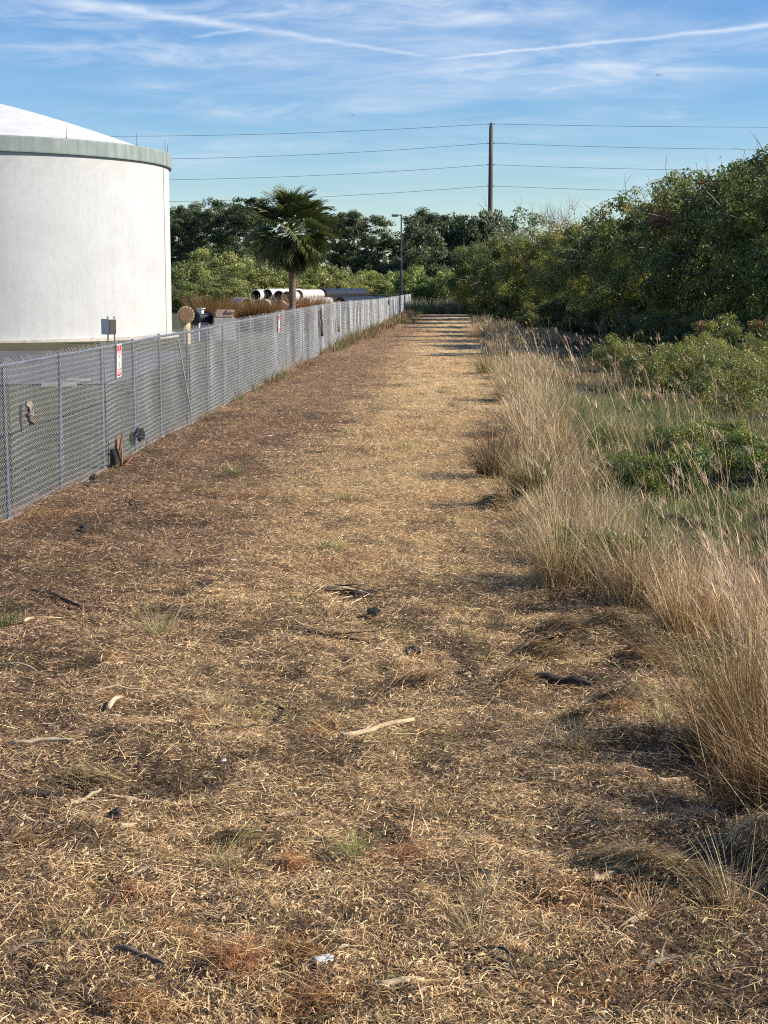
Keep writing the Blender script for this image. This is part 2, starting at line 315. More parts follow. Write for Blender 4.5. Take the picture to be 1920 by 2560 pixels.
def tank_mat():
    m, N, L, B = mat_new('white_tank_paint'); B.inputs['Roughness'].default_value = 0.75; B.inputs['Specular IOR Level'].default_value = 0.2
    tc = N.new('ShaderNodeTexCoord')
    def nz(scale, det, st, d=0.0):
        mp = N.new('ShaderNodeMapping'); L.new(tc.outputs['Object'], mp.inputs[0]); mp.inputs['Scale'].default_value = st
        n = N.new('ShaderNodeTexNoise'); L.new(mp.outputs[0], n.inputs['Vector']); n.inputs['Scale'].default_value = scale; n.inputs['Detail'].default_value = det; n.inputs['Roughness'].default_value = .6; n.inputs['Distortion'].default_value = d
        return n.outputs[0]
    def ramp(src, c0, c1, a, b):
        r = N.new('ShaderNodeValToRGB'); L.new(src, r.inputs[0]); r.color_ramp.elements[0].position = a; r.color_ramp.elements[1].position = b
        r.color_ramp.elements[0].color = (*c0, 1); r.color_ramp.elements[1].color = (*c1, 1); return r.outputs[0]
    def mul(a, b, f=1.0):
        x = N.new('ShaderNodeMix'); x.data_type = 'RGBA'; x.blend_type = 'MULTIPLY'; x.inputs[0].default_value = f; L.new(a, x.inputs[6]); L.new(b, x.inputs[7]); return x.outputs[2]
    base = ramp(nz(0.35, 5, (1, 1, 1), .5), (0.44, 0.456, 0.478), (0.495, 0.512, 0.534), .35, .65)
    streak = ramp(nz(1.6, 5, (1.6, 1.6, .10)), (0.945, 0.945, 0.94), (1, 1, 1), .3, .55)
    fine = ramp(nz(5, 6, (1, 1, .6)), (0.94, 0.935, 0.93), (1, 1, 1), .35, .55)
    lines = ramp(nz(0.9, 3, (.35, .35, 14)), (0.955, 0.955, 0.95), (1, 1, 1), .28, .38)
    c = mul(mul(mul(base, streak), fine), lines)
    # scuffs near the top
    sep = N.new('ShaderNodeSeparateXYZ'); L.new(tc.outputs['Object'], sep.inputs[0])
    mr = N.new('ShaderNodeMapRange'); mr.interpolation_type = 'SMOOTHSTEP'; L.new(sep.outputs[2], mr.inputs[0]); mr.inputs[1].default_value = 6.9; mr.inputs[2].default_value = 7.9
    sc = N.new('ShaderNodeMath'); sc.operation = 'MULTIPLY'; L.new(mr.outputs[0], sc.inputs[0])
    r = N.new('ShaderNodeMapRange'); L.new(nz(0.8, 6, (1, 1, 1.6), 1.2), r.inputs[0]); r.inputs[1].default_value = .45; r.inputs[2].default_value = .55; L.new(r.outputs[0], sc.inputs[1])
    mx = N.new('ShaderNodeMix'); mx.data_type = 'RGBA'; s2 = N.new('ShaderNodeMath'); s2.operation = 'MULTIPLY'; L.new(sc.outputs[0], s2.inputs[0]); s2.inputs[1].default_value = .35
    L.new(s2.outputs[0], mx.inputs[0]); L.new(c, mx.inputs[6]); mx.inputs[7].default_value = (.40, .40, .385, 1)
    L.new(mx.outputs[2], B.inputs['Base Color'])
    bp = N.new('ShaderNodeBump'); bp.inputs['Strength'].default_value = .25; bp.inputs['Distance'].default_value = .05; L.new(nz(1.2, 5, (1, 1, .5)), bp.inputs['Height']); L.new(bp.outputs[0], B.inputs['Normal'])
    return m
M['tank'] = tank_mat()
M['band'] = simple('green_weathered_coping', (0.15, 0.20, 0.197), (0.255, 0.30, 0.297), 2.2, 0.75, detail=8, stretch=(1.2, 1.2, .25))
M['roof'] = simple('white_roof_paint', (0.50, 0.515, 0.53), (0.58, 0.595, 0.61), 1.5, 0.7, stretch=(1, 1, 3))

# ------------------------------------------------------------------ ground
def bare(X, Y):                                # where soil shows through the litter; right-hand spots also paint in grass shadow
    X = np.asarray(X, float); Y = np.asarray(Y, float)
    b = .40 * np.clip((fbm(X * 1.3, Y * 1.1, 77) - 0.56) * 6, 0, 1) + .8 * np.clip((fbm(X * 3.4, Y * 2.4, 78) - 0.57) * 8, 0, 1)
    for (px, py, rx, ry, k) in ((1640, 2360, .22, .22, 1), (1470, 2500, .25, .2, .9), (1880, 2420, .25, .5, 1), (300, 1960, .3, .35, .8), (1740, 1900, .35, .5, .9), (1800, 2130, .25, .4, 1), (120, 1980, .3, .3, .7), (330, 1180, .5, 1.2, .8), (150, 1330, .5, .8, .7), (1100, 2330, .25, .2, .7), (1640, 1640, .3, .5, .8), (700, 2330, .15, .12, .6), (500, 2480, .2, .12, .5)):
        p = raydir(px, py); t = -CAM_H / p.z; b = b + .8 * k * np.exp(-((X - p.x * t) / rx) ** 2 - ((Y - p.y * t) / ry) ** 2)
    return np.clip(b, 0, 1)
def build_ground():
    ys = [-40.0, -20, -8, -2, 1.0, 3.0]; y = 4.3
    while y < 4000:
        ys.append(y); y += 0.055 if y < 7 else (0.008 * y if y < 70 else 0.05 * y)
    xs = list(np.arange(-5.4, 5.6, 0.075)); x = 5.6; st = 0.09
    pos = []
    while x < 3000: pos.append(x); x += st; st *= 1.12
    xs = [-(p - 0.2) for p in pos[::-1]] + xs + pos
    X, Y = np.meshgrid(np.array(xs), np.array(ys)); Z = hz(X, Y)
    ny, nx = X.shape
    V = np.stack([X, Y, Z], -1).reshape(-1, 3)
    i = np.arange(ny - 1)[:, None] * nx; j = np.arange(nx - 1)[None]
    Fq = np.stack([i + j, i + j + 1, i + nx + j + 1, i + nx + j], -1).reshape(-1, 4)
    u = ufence(X, Y); e = edge_x(Y) - X
    soil = np.array([0.068, 0.044, 0.026]); tan = np.array([0.42, 0.305, 0.16]); dark = np.array([0.036, 0.027, 0.020]); green = np.array([0.085, 0.085, 0.035]); mulch = np.array([0.20, 0.13, 0.078])
    n = fbm(X * 0.9, Y * 0.6, 41)
    k = np.clip((u - 2.3) / 1.8 + (n - .5) * 1.2, 0, 1)[..., None]
    C = mulch * (1 - k) + tan * k
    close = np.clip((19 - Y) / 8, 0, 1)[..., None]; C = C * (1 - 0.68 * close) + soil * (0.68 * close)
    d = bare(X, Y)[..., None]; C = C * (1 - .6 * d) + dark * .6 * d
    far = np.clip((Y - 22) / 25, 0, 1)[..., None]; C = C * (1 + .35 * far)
    ing = np.clip(-e / 0.4, 0, 1)[..., None]; C = C * (1 - ing) + (dark * .6 + green * .3) * ing
    yard = np.clip(-u / 0.25, 0, 1)[..., None]; C = C * (1 - yard) + np.array([0.078, 0.076, 0.045]) * yard
    wood = np.clip((Y - 150) / 15, 0, 1)[..., None]; C = C * (1 - wood) + np.array([0.055, 0.055, 0.028]) * wood
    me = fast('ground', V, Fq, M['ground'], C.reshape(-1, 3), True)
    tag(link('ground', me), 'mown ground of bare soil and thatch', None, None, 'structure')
build_ground()

def drive():
    bm = bmesh.new()
    pts = [(-7.0, 40.5), (-40, 37.0), (-40, 58.5), (-7.0, 59.5)]
    for p0, p1, p2, p3 in (pts,):
        n = 12; g = []
        for i in range(n + 1):
            t = i / n; a = Vector((p0[0] + (p1[0] - p0[0]) * t, p0[1] + (p1[1] - p0[1]) * t)); b = Vector((p3[0] + (p2[0] - p3[0]) * t, p3[1] + (p2[1] - p3[1]) * t))
            g.append([bm.verts.new((*(a.lerp(b, s / n)), float(hz(*a.lerp(b, s / n))) + 0.03)) for s in range(n + 1)])
        for i in range(n):
            for s in range(n): bm.faces.new((g[i][s], g[i + 1][s], g[i + 1][s + 1], g[i][s + 1]))
    bmesh.ops.recalc_face_normals(bm, faces=bm.faces[:])
    tag(bmesh_obj('asphalt_drive', bm, M['asphalt']), 'grey asphalt drive behind the fence', None, None, 'structure')
drive()
def kerb(px, py, L_, label):
    p = gpt(px, py); bm = bmesh.new(); box(bm, -L_ / 2, L_ / 2, -.06, .06, -.05, .10); o = bmesh_obj('parking_kerb', bm, M['concrete'], None, (p.x, p.y, p.z), (0, 0, .15), bevel=.02)
    tag(o, label, 'kerb', 'kerbs on the drive behind the fence')
kerb(147, 975, .9, 'low white concrete kerb behind the fence, the one farther left and lower'); kerb(196, 963, .65, 'low white concrete kerb behind the fence, the one nearer the red sign')

# ------------------------------------------------------------------ water tank
def tank():
    C = Vector((-21.2, 78.6)); Rr = 10.35; z0 = float(hz(-15, 70)) - .05
    zb = (at(437, 424, 80).z + at(0, 378, 69.2).z) / 2 - z0; zr = (at(425, 386, 80).z + at(0, 341, 69.2).z) / 2 - z0; za = at(-78, 240, 78.6).z - z0
    t = thing('water_tank', 'large round white concrete water tank with grey-green rim and domed roof', 'water tank', (C.x, C.y, z0))
    bm = bmesh.new(); lathe(bm, [(Rr, 0), (Rr, 2), (Rr, 4), (Rr, 6), (Rr, zb + .05)], 160); bmesh_obj('wall', bm, M['tank'], t, smooth=True)
    bm = bmesh.new(); lathe(bm, [(Rr - .02, zb), (Rr + .14, zb), (Rr + .15, zb + .05), (Rr + .15, zr - .06), (Rr + .13, zr), (Rr - .25, zr), (Rr - .25, zr - .25)], 160); o = bmesh_obj('rim_band', bm, M['band'], t)
    R1 = Rr - .22; prof = []
    for i in range(25):
        q = 1 - i / 24; prof.append((R1 * q if i < 24 else 0, zr - .10 + (za - zr + .1) * (1 - q ** 1.28)))
    bm = bmesh.new(); lathe(bm, prof, 160); bmesh_obj('dome_roof', bm, M['roof'], t, smooth=True)
    bm = bmesh.new(); lathe(bm, [(Rr + .35, -.1), (Rr + .35, .16), (Rr - .05, .18)], 160); bmesh_obj('footing', bm, M['concrete'], t)
    for a in (-72, -48, -23, -2, 12, 30, 55, -100, -125):
        p = Vector((math.cos(R(a)), math.sin(R(a)), 0)) * (Rr - .02)
        bm = bmesh.new(); cyl(bm, (0, 0, zr), (0, 0, zr + .06), .035, n=8); cyl(bm, (0, 0, zr + .06), (0, 0, zr + .62), .014, .007, 6)
        bmesh_obj('lightning_rod', bm, M['darkmetal'], t, p)
    # cable running down the wall near its right edge
    a = Acc(); rng = np.random.default_rng(2); zz = np.linspace(0.2, zb - .03, 24); aa = R(-5.5) + np.cumsum(rng.normal(0, .0006, 24))
    a.tube(np.stack([np.cos(aa) * (Rr + .008), np.sin(aa) * (Rr + .008), zz], -1), .008, 4)
    link('down_cable', a.mesh('down_cable', M['cable']), t)
tank()

def control_box():
    p = at(272, 850, 68.2); zg = float(hz(p.x, p.y))
    t = thing('control_cabinet', 'pale metal control cabinet with brown door on two posts by the white tank', 'cabinet', (p.x, p.y, zg), R(-38))
    zt = at(272, 797, 68.2).z - zg; zb = at(272, 836, 68.2).z - zg
    bm = bmesh.new(); box(bm, -.26, .26, -.2, .2, zb, zt); bmesh_obj('case', bm, M['boxpale'], t, bevel=.012)
    bm = bmesh.new(); box(bm, .262, .285, -.195, .195, zb + .02, zt - .02); bmesh_obj('door', bm, M['boxdark'], t, bevel=.006)
    for x in (-.3, .12):
        bm = bmesh.new(); box(bm, x - .025, x + .025, .21, .26, -.1, zt + .10); bmesh_obj('post', bm, M['post'], t)
    for z in (zb + .1, zt - .08):
        bm = bmesh.new(); box(bm, -.34, .22, .203, .209, z - .02, z + .02); bmesh_obj('rail', bm, M['post'], t)
control_box()

# ------------------------------------------------------------------ chain-link fence
FDIR = Vector((FS, 1.0)).normalized(); FANG = math.atan2(FDIR.y, FDIR.x); BAY = 2.40; FH = 1.83
def fence_xy(Y): return FX0 + FS * Y
def panel_mesh(seed, wob):
    rng = np.random.default_rng(seed); p = 0.0711; rows = 26; h = FH / rows; r = 0.0028
    nw = int(round(BAY / p)); p = BAY / nw
    k = np.arange(2 * rows + 1); V = []; Fq = []; n = 0
    zz = k * h / 2
    for i in range(nw):
        sgn = np.where((k + 0) % 2 == 0, -1, 1)
        x = (i + 0.5) * p + sgn * p * 0.5
        y = np.where(k % 2 == 0, .0026, -.0026)
        x = x * 1.0; 
        pts = np.stack([x, y, zz], -1)
        pts[-1, 2] += rng.uniform(-.02, .03)
        # bulges and sag of a worn fence
        s = pts[:, 0] / BAY; hh = pts[:, 2] / FH
        pts[:, 1] += wob * np.sin(math.pi * s) * np.sin(math.pi * hh * (1.0 + .3 * np.sin(seed))) + wob * .5 * np.sin(math.pi * 2 * s + seed) * (1 - hh) * hh * 3
        pts[:, 2] += 0.02 * np.sin(math.pi * s) * np.sin(math.pi * hh * 2 + seed)
        an = np.array([90, 210, 330]) * math.pi / 180
        T = np.gradient(pts, axis=0); T /= np.linalg.norm(T, axis=1, keepdims=True)
        A = np.cross(T, [0, 1.0, 0]); A /= np.linalg.norm(A, axis=1, keepdims=True); B = np.cross(T, A)
        W = (pts[:, None] + r * (np.cos(an)[None, :, None] * A[:, None] + np.sin(an)[None, :, None] * B[:, None])).reshape(-1, 3)
        a = np.arange(len(pts) - 1)[:, None] * 3; j = np.arange(3)[None]
        Fq.append(np.stack([a + j, a + (j + 1) % 3, a + 3 + (j + 1) % 3, a + 3 + j], -1).reshape(-1, 4) + n); V.append(W); n += len(W)
    return fast('mesh_panel', np.vstack(V), np.vstack(Fq), M['wire'])
PANELS = [panel_mesh(1, .02), panel_mesh(2, -.035), panel_mesh(3, .05), panel_mesh(4, -.012), panel_mesh(5, .03)]
def line_post():
    bm = bmesh.new(); cyl(bm, (0, 0, -.1), (0, 0, FH - .08), .024, n=10); cyl(bm, (0, 0, FH - .08), (0, 0, FH - .03), .030, .024, n=10)
    me = bpy.data.meshes.new('post'); bm.to_mesh(me); bm.free(); me.materials.append(M['post']); return me
def rail_mesh():
    bm = bmesh.new(); cyl(bm, (0, 0, 0), (BAY, 0, 0), .021, n=8)
    me = bpy.data.meshes.new('top_rail'); bm.to_mesh(me); bm.free(); me.materials.append(M['post']); return me
POST, RAIL = line_post(), rail_mesh()
def run(root, p0, dirv, nb, seed):
    rng = np.random.default_rng(seed); d = Vector((dirv[0], dirv[1], 0)).normalized(); side = Vector((-d.y, d.x, 0)); ang = math.atan2(d.y, d.x)
    jit = [side * rng.normal(0, .03) for _ in range(nb + 1)]; P = []
    for i in range(nb + 1):
        q = Vector((p0[0], p0[1], 0)) + d * (BAY * i) + jit[i]
        q.z = float(hz(q.x, q.y)); P.append(q)
    # smooth heights so that the fabric stays joined
    zs = [p.z for p in P]; zs = [np.mean(zs[max(0, i - 2):i + 3]) for i in range(len(zs))]
    for p, z in zip(P, zs): p.z = z
    for i in range(nb + 1):
        off = side * 0.045
        link('post', POST, root, P[i] + off, (rng.normal(0, .013), rng.normal(0, .013), 0), (1, 1, 1))
        if i == nb: break
        v = P[i + 1] - P[i]; a = math.atan2(v.y, v.x); el = -math.atan2(v.z, math.hypot(v.x, v.y)); s = v.length / BAY
        link('mesh_panel', PANELS[int(rng.integers(0, len(PANELS)))], root, P[i], (0, el, a), (s, 1, 1))
        link('top_rail', RAIL, root, P[i] + off * .9 + Vector((0, 0, FH - .075)), (0, el, a), (s, 1, 1))
    return P
Y0, Y1 = 10.35, 171.0
NB = int((Y1 - Y0) / (BAY * FDIR.y))
fence = thing('chain_link_fence', 'long galvanised chain-link fence running away along the left of the mown strip', 'fence')
FP = run(fence, (fence_xy(Y0), Y0), FDIR, NB, 7)
bm = bmesh.new(); cyl(bm, (0, 0, -.1), (0, 0, FH + .06), .042, n=12); cyl(bm, (0, 0, FH + .06), (0, 0, FH + .10), .048, .02, n=12)
bmesh_obj('corner_post', bm, M['post'], fence, FP[-1] + Vector((.12, .05, 0)))
bY = 29.6; bm = bmesh.new(); cyl(bm, (0, 0, .25), (1.5 * FDIR.x - .1, -1.5 * FDIR.y, 1.7), .013, n=8); bmesh_obj('brace', bm, M['wire'], fence, (fence_xy(bY) + .02, bY, 0))
back = thing('chain_link_fence', 'back run of chain-link fence across the far side of the pipe yard', 'fence')
run(back, (FP[-1].x - .1, FP[-1].y + .12), (-1, 0.02), 34, 11)

# ------------------------------------------------------------------ things on the fence
def fence_frame(Y, off=0.02):                   # matrix: x along the fence (away), y toward the yard, z up
    return Vector((fence_xy(Y) + off, Y, float(hz(fence_xy(Y), Y)))), FANG
def sign(Y, ztop, label):
    p, a = fence_frame(Y, .035)
    t = thing('warning_sign', label, 'sign', (p.x, p.y, ztop), a - math.pi, 'warning signs wired to the chain-link fence')
    t.rotation_euler = (R(2), R(-2), a)         # face looks to the mown strip (local -y)
    W, H = .31, .50
    bm = bmesh.new(); box(bm, 0, W, 0, .003, -H, 0); bmesh_obj('plate', bm, M['white'], t)
    def pr(name, x0, x1, z0, z1, m, k=1):
        b = bmesh.new(); box(b, x0 * W, x1 * W, -.0008 * k, -.0003 + (.0002 if k == 1 else -.0006 * (k - 1)), -z1 * H, -z0 * H); bmesh_obj(name, b, M[m], t)
    pr('red_header', .06, .94, .035, .21, 'red'); pr('hand_symbol', .38, .62, .09, .185, 'pink', 3); pr('hand_symbol', .46, .58, .07, .11, 'white', 3)
    pr('pink_strip', .06, .94, .215, .275, 'pink'); pr('red_bar', .06, .94, .285, .305, 'red')
    pr('figure', .42, .60, .33, .365, 'ink'); pr('figure', .45, .62, .37, .42, 'ink'); pr('figure', .38, .5, .42, .50, 'ink')
    for z in (.55, .61, .67):
        for x0, x1 in ((.2, .36), (.39, .52), (.55, .78)): pr('text_line', x0, x1, z, z + .028, 'ink')
    pr('red_bar', .06, .94, .745, .77, 'red'); pr('pink_strip', .06, .94, .775, .845, 'pink'); pr('red_bar', .06, .94, .85, .868, 'red'); pr('pink_strip', .06, .94, .873, .905, 'pink'); pr('red_footer', .06, .94, .905, .965, 'red')
zt = at(290, 862, 23.2).z
sign(23.2, zt, 'red and white warning sign wired to the near part of the fence')
sign(44.3, at(697, 788, 44.3).z, 'narrow-looking red and white sign far along the fence, before the palm')

def rag(name, px0, Y, y_top, y_bot, width, mat, label, cat, seed):
    rng = np.random.default_rng(seed); p, a = fence_frame(Y, .04); z1 = at(px0, y_top, Y).z; z0 = at(px0, y_bot, Y).z
    n, m = 9, 5; V = []
    for i in range(n):
        for j in range(m):
            t = i / (n - 1); w = width * (0.35 + .65 * math.sin(math.pi * min(1, t * .8 + .15))) * (.8 + .4 * rng.random())
            V.append(((j / (m - 1) - .5) * w + .03 * math.sin(4 * t + seed), -.03 - .05 * rng.random() * (1 + t), (z1 - z0) * (1 - t) + rng.normal(0, .015)))
    V = np.array(V); i = np.arange(n - 1)[:, None] * m; j = np.arange(m - 1)[None]
    me = fast(name, V, np.stack([i + j, i + j + 1, i + m + j + 1, i + m + j], -1).reshape(-1, 4), mat, None, True)
    o = link(name, me, None, (p.x, p.y, z0), (0, 0, a)); sm = o.modifiers.new('thickness', 'SOLIDIFY'); sm.thickness = .03
    return tag(o, label, cat)
rag('torn_rag', 48, 18.1, 1000, 1058, .13, M['cloth'], 'torn brown and white rag caught in the near end of the fence', 'rag', 3)
rag('black_bag_scrap', 327, 24.3, 1072, 1100, .5, M['black'], 'black plastic scrap stuck low in the fence beside the splintered stump', 'plastic scrap', 5)
rag('dark_debris', 796, 57.3, 772, 840, .28, M['dark_wood'], 'dark torn debris hanging in the fence past the second sign', 'debris', 6)
rag('dark_debris', 841, 65.5, 795, 828, .3, M['cloth'], 'small brown scrap hanging farther along the fence', 'debris', 8)

def stump():
    p = gpt(292, 1172); rng = np.random.default_rng(4)
    t = thing('splintered_stump', 'broken orange-brown tree stump with tall splinters at the fence foot', 'stump', p)
    a = Acc(); a.tube([(0, 0, -.1), (-.01, 0, .1), (-.03, .02, .26)], [.10, .085, .07], 8); link('trunk', a.mesh('trunk', M['dark_wood']), t)
    for k in range(7):
        x, y = rng.normal(0.02, .035, 2); h = rng.uniform(.22, .5); 
        a = Acc(); a.tube([(x, y, .02), (x + .02, y, h * .6), (x + rng.normal(.03, .02), y, h)], [.02, .014, .003], 4); link('splinter', a.mesh('splinter', M['splinter']), t)
    a = Acc(); a.tube([(.05, .03, .3), (.09, .04, .55), (.15, .04, .85)], [.008, .006, .003], 4); link('sprout', a.mesh('sprout', M['twig']), t)
stump()

# ------------------------------------------------------------------ yard: pipes, blocks, valve
def hollow(bm, p0, p1, r, wall, n=28):
    p0 = Vector(p0); p1 = Vector(p1); q = (p1 - p0).to_track_quat('Z', 'Y'); rg = []
    for p, rr in ((p0, r), (p1, r), (p1, r - wall), (p0, r - wall)):
        rg.append([bm.verts.new(p + q @ Vector((rr * math.cos(2 * math.pi * i / n), rr * math.sin(2 * math.pi * i / n), 0))) for i in range(n)])
    for a in range(4):
        b = (a + 1) % 4
        for i in range(n): bm.faces.new((rg[a][i], rg[a][(i + 1) % n], rg[b][(i + 1) % n], rg[b][i]))
def pipe(px, py, Y, r, length, az, matname, label, group, name):
    p = at(px, py, Y); d = Vector((math.sin(R(az)), math.cos(R(az)), 0))
    t = thing(name, label, 'pipe', p, 0, group)
    bm = bmesh.new(); hollow(bm, (0, 0, 0), d * length, r, .035); bmesh_obj('shell', bm, M[matname], t, smooth=False)
    bm = bmesh.new(); hollow(bm, d * .02, d * (length - .02), r - .0355, .004); bmesh_obj('liner', bm, M['inside'] if matname == 'whitepipe' else M['black'], t)
GW, GB = 'white pipes stacked in the yard', 'black pipes stacked in the yard'
for a in ((639, 738, 100, .36, 6, 15, 'whitepipe', 'leftmost white pipe in the upper row of the stack left of the palm', GW),
          (668, 736, 100.6, .36, 6, 17, 'whitepipe', 'second white pipe from the left in the upper row, its end open', GW),
          (697, 740, 100.2, .36, 6, 14, 'whitepipe', 'third white pipe from the left in the upper row, just left of the palm trunk', GW),
          (717, 742, 100, .36, 6, 16, 'whitepipe', 'white pipe whose open end touches the palm trunk', GW),
          (745, 738, 101.5, .36, 5, 14, 'whitepipe', 'white pipe showing just right of the palm trunk', GW),
          (617, 759, 99, .36, 2.4, -24, 'whitepipe', 'low white pipe at the far left end of the stack', GW),
          (660, 763, 99.5, .36, 6, 12, 'whitepipe', 'white pipe in the bottom row, under the two leftmost upper pipes', GW),
          (700, 766, 99.5, .36, 6, 13, 'whitepipe', 'white pipe in the bottom row, beside the palm trunk', GW),
          (765, 756, 100.5, .30, 4, 20, 'whitepipe', 'short white pipe among the dry brush right of the palm', GW),
          (803, 737, 108, .43, 7.5, 22, 'black', 'big black pipe lying on top of the black stack', GB),
          (817, 757, 107.6, .42, 7.5, 24, 'black', 'lower black pipe at the left of the black stack', GB),
          (850, 758, 107.8, .42, 7.5, 24, 'black', 'lower black pipe at the right of the black stack', GB)):
    pipe(*a, 'white_pipe' if a[6] == 'whitepipe' else 'black_pipe')

def valve():
    p = at(463, 787, 67.0); zg = float(hz(p.x, p.y)); hc = p.z - zg
    t = thing('flanged_pipe', 'tan upright water pipe ending in a bolted round flange, right of the tank', 'pipe fitting', (p.x, p.y, zg), R(18))
    bm = bmesh.new(); cyl(bm, (0, .15, -.1), (0, .15, hc - .15), .24, n=20); bmesh_obj('riser', bm, M['tan'], t, smooth=False)
    a = Acc(); th = np.linspace(0, math.pi / 2, 8); a.tube(np.stack([0 * th, .15 - .3 * (1 - np.cos(th)) + .15 * 0, hc - .28 + .28 * np.sin(th)], -1), .25, 16); link('elbow', a.mesh('elbow', M['tan'], True), t)
    bm = bmesh.new(); cyl(bm, (0, -.15, hc), (0, -.21, hc), .37, n=32); bmesh_obj('flange', bm, M['tan'], t)
    bm = bmesh.new(); cyl(bm, (0, -.212, hc), (0, -.235, hc), .30, n=32); bmesh_obj('blind_plate', bm, M['rust'], t)
    for k in range(16):
        an = 2 * math.pi * k / 16; c = Vector((.335 * math.cos(an), -.212, hc + .335 * math.sin(an)))
        bm = bmesh.new(); cyl(bm, c, c + Vector((0, -.035, 0)), .022, n=6); bmesh_obj('bolt', bm, M['rust'], t)
    # darker valve beside it
    p = at(503, 795, 72); zg = float(hz(p.x, p.y)); hc = p.z - zg
    t = thing('black_valve', 'black pipe valve lying between the tan flange and dry brush', 'valve', (p.x, p.y, zg), R(-30))
    bm = bmesh.new(); cyl(bm, (0, -.5, hc), (0, .5, hc), .22, n=18); bmesh_obj('body', bm, M['black'], t)
    for y in (-.5, .46):
        bm = bmesh.new(); cyl(bm, (0, y, hc), (0, y + .05, hc), .33, n=22); bmesh_obj('flange', bm, M['black'], t)
    bm = bmesh.new(); cyl(bm, (0, 0, hc + .2), (0, 0, hc + .42), .13, n=14); cyl(bm, (0, 0, hc + .42), (0, 0, hc + .46), .2, n=14); bmesh_obj('bonnet', bm, M['whitepipe'], t)
    bm = bmesh.new(); box(bm, -.15, .15, -.4, .4, -.05, hc - .2); bmesh_obj('support', bm, M['concrete'], t)
valve()
def blocks():
    for k, (px, py, w, h, lab) in enumerate(((560, 786, .85, .26, 'long pinkish concrete block, the wide lower one beside the dry brush'), (553, 778.5, .45, .15, 'small pinkish concrete block lying on the left of the long one'), (575, 778.5, .4, .15, 'small pinkish concrete block lying on the right of the long one'))):
        p = at(px, py, 72); bm = bmesh.new(); box(bm, -w / 2, w / 2, -.3, .3, -h / 2, h / 2); tag(bmesh_obj('concrete_block', bm, M['pinkblock'], None, p, (0, 0, R(10)), bevel=.03), lab, 'block', 'pinkish concrete blocks in the yard')
    p = at(560, 793, 72); bm = bmesh.new(); box(bm, -.5, .5, -.35, .35, -float(p.z - hz(p.x, p.y)), -.02); tag(bmesh_obj('concrete_block', bm, M['concrete'], None, p, (0, 0, R(10)), bevel=.03), 'tall grey concrete base under the pinkish blocks, behind the fence', 'block')
blocks()

# ------------------------------------------------------------------ poles and wires
def lamp():
    Y = 152; p = at(1003, 770, Y); zg = float(hz(p.x, p.y)); zt = at(1003, 536, Y).z - zg; zm = at(1003, 648, Y).z - zg
    t = thing('street_lamp', 'tall dark lamp post with one boxy head beyond the far end of the fence', 'lamp post', (p.x, p.y, zg))
    bm = bmesh.new(); cyl(bm, (0, 0, 0), (0, 0, .12), .3, n=12); bmesh_obj('base', bm, M['concrete'], t)
    bm = bmesh.new(); cyl(bm, (0, 0, .1), (0, 0, zm), .13, .11, n=10); cyl(bm, (0, 0, zm), (0, 0, zt), .085, .07, n=10); bmesh_obj('pole', bm, M['darkmetal'], t)
    bm = bmesh.new(); box(bm, -.16, -.06, -.1, .1, zm - .12, zm + .1); bmesh_obj('junction_box', bm, M['concrete'], t)
    bm = bmesh.new(); box(bm, -.32, 0, -.04, .04, zt - .12, zt - .04); bmesh_obj('arm', bm, M['greymetal'], t)
    bm = bmesh.new(); box(bm, -.95, -.30, -.22, .22, zt - .20, zt + .0); bmesh_obj('lamp_head', bm, M['greymetal'], t, bevel=.03)
    bm = bmesh.new(); box(bm, -.90, -.38, -.17, .17, zt - .225, zt - .202); bmesh_obj('lens', bm, M['concrete'], t)
lamp()
UY = 250.0
def utility():
    p = at(1228, 305, UY); zg = 0.0
    t = thing('utility_pole', 'tall tapered concrete power pole rising behind the bushes', 'power pole', (p.x, UY, zg))
    a = Acc(); zz = [0, 10, 20, p.z - .7]; a.tube([(0, 0, z) for z in zz], [.46, .41, .36, .31], 8); link('shaft', a.mesh('shaft', M['polewood']), t)
    bm = bmesh.new(); cyl(bm, (0, 0, p.z - .7), (0, 0, p.z - .1), .29, .10, n=8); cyl(bm, (0, 0, p.z - .1), (0, 0, p.z + .15), .05, .02, n=6); bmesh_obj('cap', bm, M['polewood'], t)
    for k, (y, sL, yL, sR) in enumerate(((310, 1.9, 0, .5), (358, 2.5, 0, .95), (412, 2.4, 0, .9), (465, 2.5, 0, 1.0))):
        z = at(1228, y, UY).z
        bm = bmesh.new(); cyl(bm, (-.62, 0, z), (.62, 0, z), .07, n=8); bmesh_obj('insulator', bm, M['darkmetal'], t)
        acc = Acc(); tt = np.linspace(0, 1, 25)
        acc.tube(np.stack([p.x + .5 + 95 * tt, UY + 0 * tt, z - 4 * sR * tt * (1 - tt)], -1), .027, 5, cap=False)
        acc.tube(np.stack([p.x - .5 - 122 * tt, UY + 0 * tt, z - 4 * sL * tt * (1 - tt)], -1), .027, 5, cap=False)
        tag(link('power_line', acc.mesh('power_line', M['cable'])), ('topmost overhead wire, meeting the pole just below its tip', 'second overhead wire from the top of the pole', 'third overhead wire from the top of the pole', 'lowest overhead wire, passing behind the palm top')[k], 'wire', 'power lines strung on the pole')
utility()
